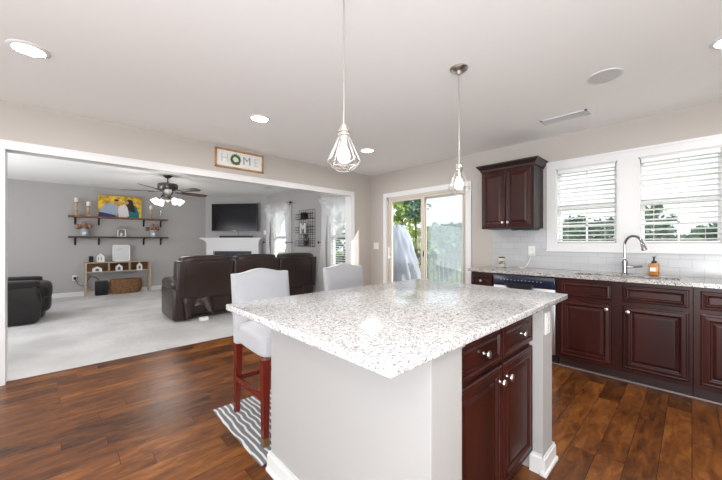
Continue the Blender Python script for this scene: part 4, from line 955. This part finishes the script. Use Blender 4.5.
# trees
def tree(x, y, h, r, mat, label, n_=900, leaf=.16, seed=1, base=-1.8, low=.35):
    rr = random.Random(seed); t = thing('tree', label, 'tree', (x, y, base), group=None)
    bm = B(); tube(bm, [(x, y, base), (x+.1*r, y, base+h*.4), (x-.05*r, y, base+h*.75), (x, y, base+h*.98)], [r*.09, r*.07, r*.04, r*.01], 7)
    bl = B(); ends = []
    for k in range(16):
        f = low+(1-low)*k/16; a = k*2.4; L = r*(1.15-.85*f)*rr.uniform(.7, 1.1); p0 = Vector((x, y, base+h*f)); p1 = p0+Vector((math.cos(a)*L, math.sin(a)*L, L*.25)); tube(bm, [p0, (p0+p1)/2+Vector((0, 0, .05*L)), p1], [r*.03, r*.02, r*.008], 5); ends.append((p0, p1))
    obj('trunk', bm, m_bark, t)
    for k in range(n_):
        p0, p1 = ends[rr.randrange(16)]; f = rr.uniform(.35, 1.1); c_ = p0.lerp(p1, f)+Vector([rr.gauss(0, r*.10) for _ in range(3)]); d1 = Vector([rr.uniform(-1, 1) for _ in range(3)]).normalized()*leaf; d2 = d1.cross(Vector([rr.uniform(-1, 1) for _ in range(3)])).normalized()*leaf*.5
        bl.faces.new([bl.verts.new(c_-d1), bl.verts.new(c_+d2), bl.verts.new(c_+d1), bl.verts.new(c_-d2)])
    obj('foliage', bl, mat, t, smooth=False); return t
def polar(px, dist): # direction seen from the kitchen
    th = math.radians(43.35)-0; r_ = (px-361)/312.5; s_, c_ = math.sin(th), math.cos(th); return ((c_*r_+s_)*dist, (c_-s_*r_)*dist)
x, y = polar(403, 15); tree(x, y, 5.2, 1.3, m_fol, 'tall loose tree left of the pane in the patio door', 1500, .13, 3)
x, y = polar(420, 20); tree(x, y, 3.9, 1.3, m_fol, 'lower yellow-green tree behind the covered grill', 1500, .15, 4, low=.1)
x, y = polar(416, 11.5); tree(x, y, 5.4, .8, m_fold, 'thin high branches at the top of the patio door glass', 500, .12, 9, low=.72)
for i, (px, dist, h, lab) in enumerate([(560, 26, 4.2, 'low dark tree at the left of the kitchen window beside the wall cabinet'), (577, 33, 5.6, 'pointed dark tree seen low through the kitchen window beside the wall cabinet'), (592, 40, 5.6, 'dark tree in the middle of the kitchen window beside the wall cabinet'), (608, 47, 6.4, 'dark tree at the right of the kitchen window beside the wall cabinet'), (650, 20, 5.4, 'dark tree at the left of the window behind the soap bottle'), (664, 24, 4.9, 'bushy dark tree in the window behind the soap bottle'), (712, 16, 3.9, 'dark tree at the right picture edge, low in the window'), (690, 42, 4.0, 'small distant tree in the window at the right')]):
    x, y = polar(px, dist); tree(x, y, h, 2.0 if dist > 25 else 1.4, m_fold, lab, 1800, .3 if dist > 25 else .2, 20+i, low=.05)
for i, (x, y, h) in enumerate([(9.5, 12.5, 5.0), (10.5, 16, 5.5), (8.0, 8.6, 3.8)]): tree(x, y, h, 1.5, m_fold, ['tree outside behind the sheer curtain, tallest', 'tree outside furthest behind the sheer curtain', 'shorter tree outside behind the sheer curtain'][i], 1100, .15, 50+i, low=.05)
# distant hedge of trees beyond the deck
for i in range(5):
    x, y = polar(432+i*9, 26+i*7); tree(x, y, 4.0+.5*i, 1.9+.3*i, m_fold, ['hazy distant tree behind the door screen, ' + q for q in ('leftmost of five', 'second from left', 'middle of five', 'second from right', 'rightmost of five')][i], 1500, .4, 70+i, low=.02)

# ================================================================ groups of repeats
GR = {'bar_stool': 'bar stools on the far side of the island', 'pendant_lamp': 'wire cage pendants over the island', 'recessed_light': 'recessed kitchen ceiling lights', 'window_blind': 'slatted window blinds',
      'sheer_curtain': 'sheer curtain panels in the living room', 'sheer_swag': 'sheer swags in the living room', 'curtain_rod': 'dark curtain rods', 'curtain_holdback': 'black curtain holdbacks', 'candlestick': 'candlesticks on the upper shelf',
      'flower_vase': 'flower vases on the lower shelf', 'wall_shelf': 'wall shelves in the living room', 'house_ornament': 'white house ornaments on the console', 'tree': 'trees outside', 'base_cabinet': 'dark cherry base cabinets', 'wall_outlet': 'white wall outlets', 'light_switch': 'white light switches'}
for o in bpy.data.objects:
    k = o.name.split('.')[0]
    if not o.parent and o.get('category') and k in GR: o['group'] = GR[k]
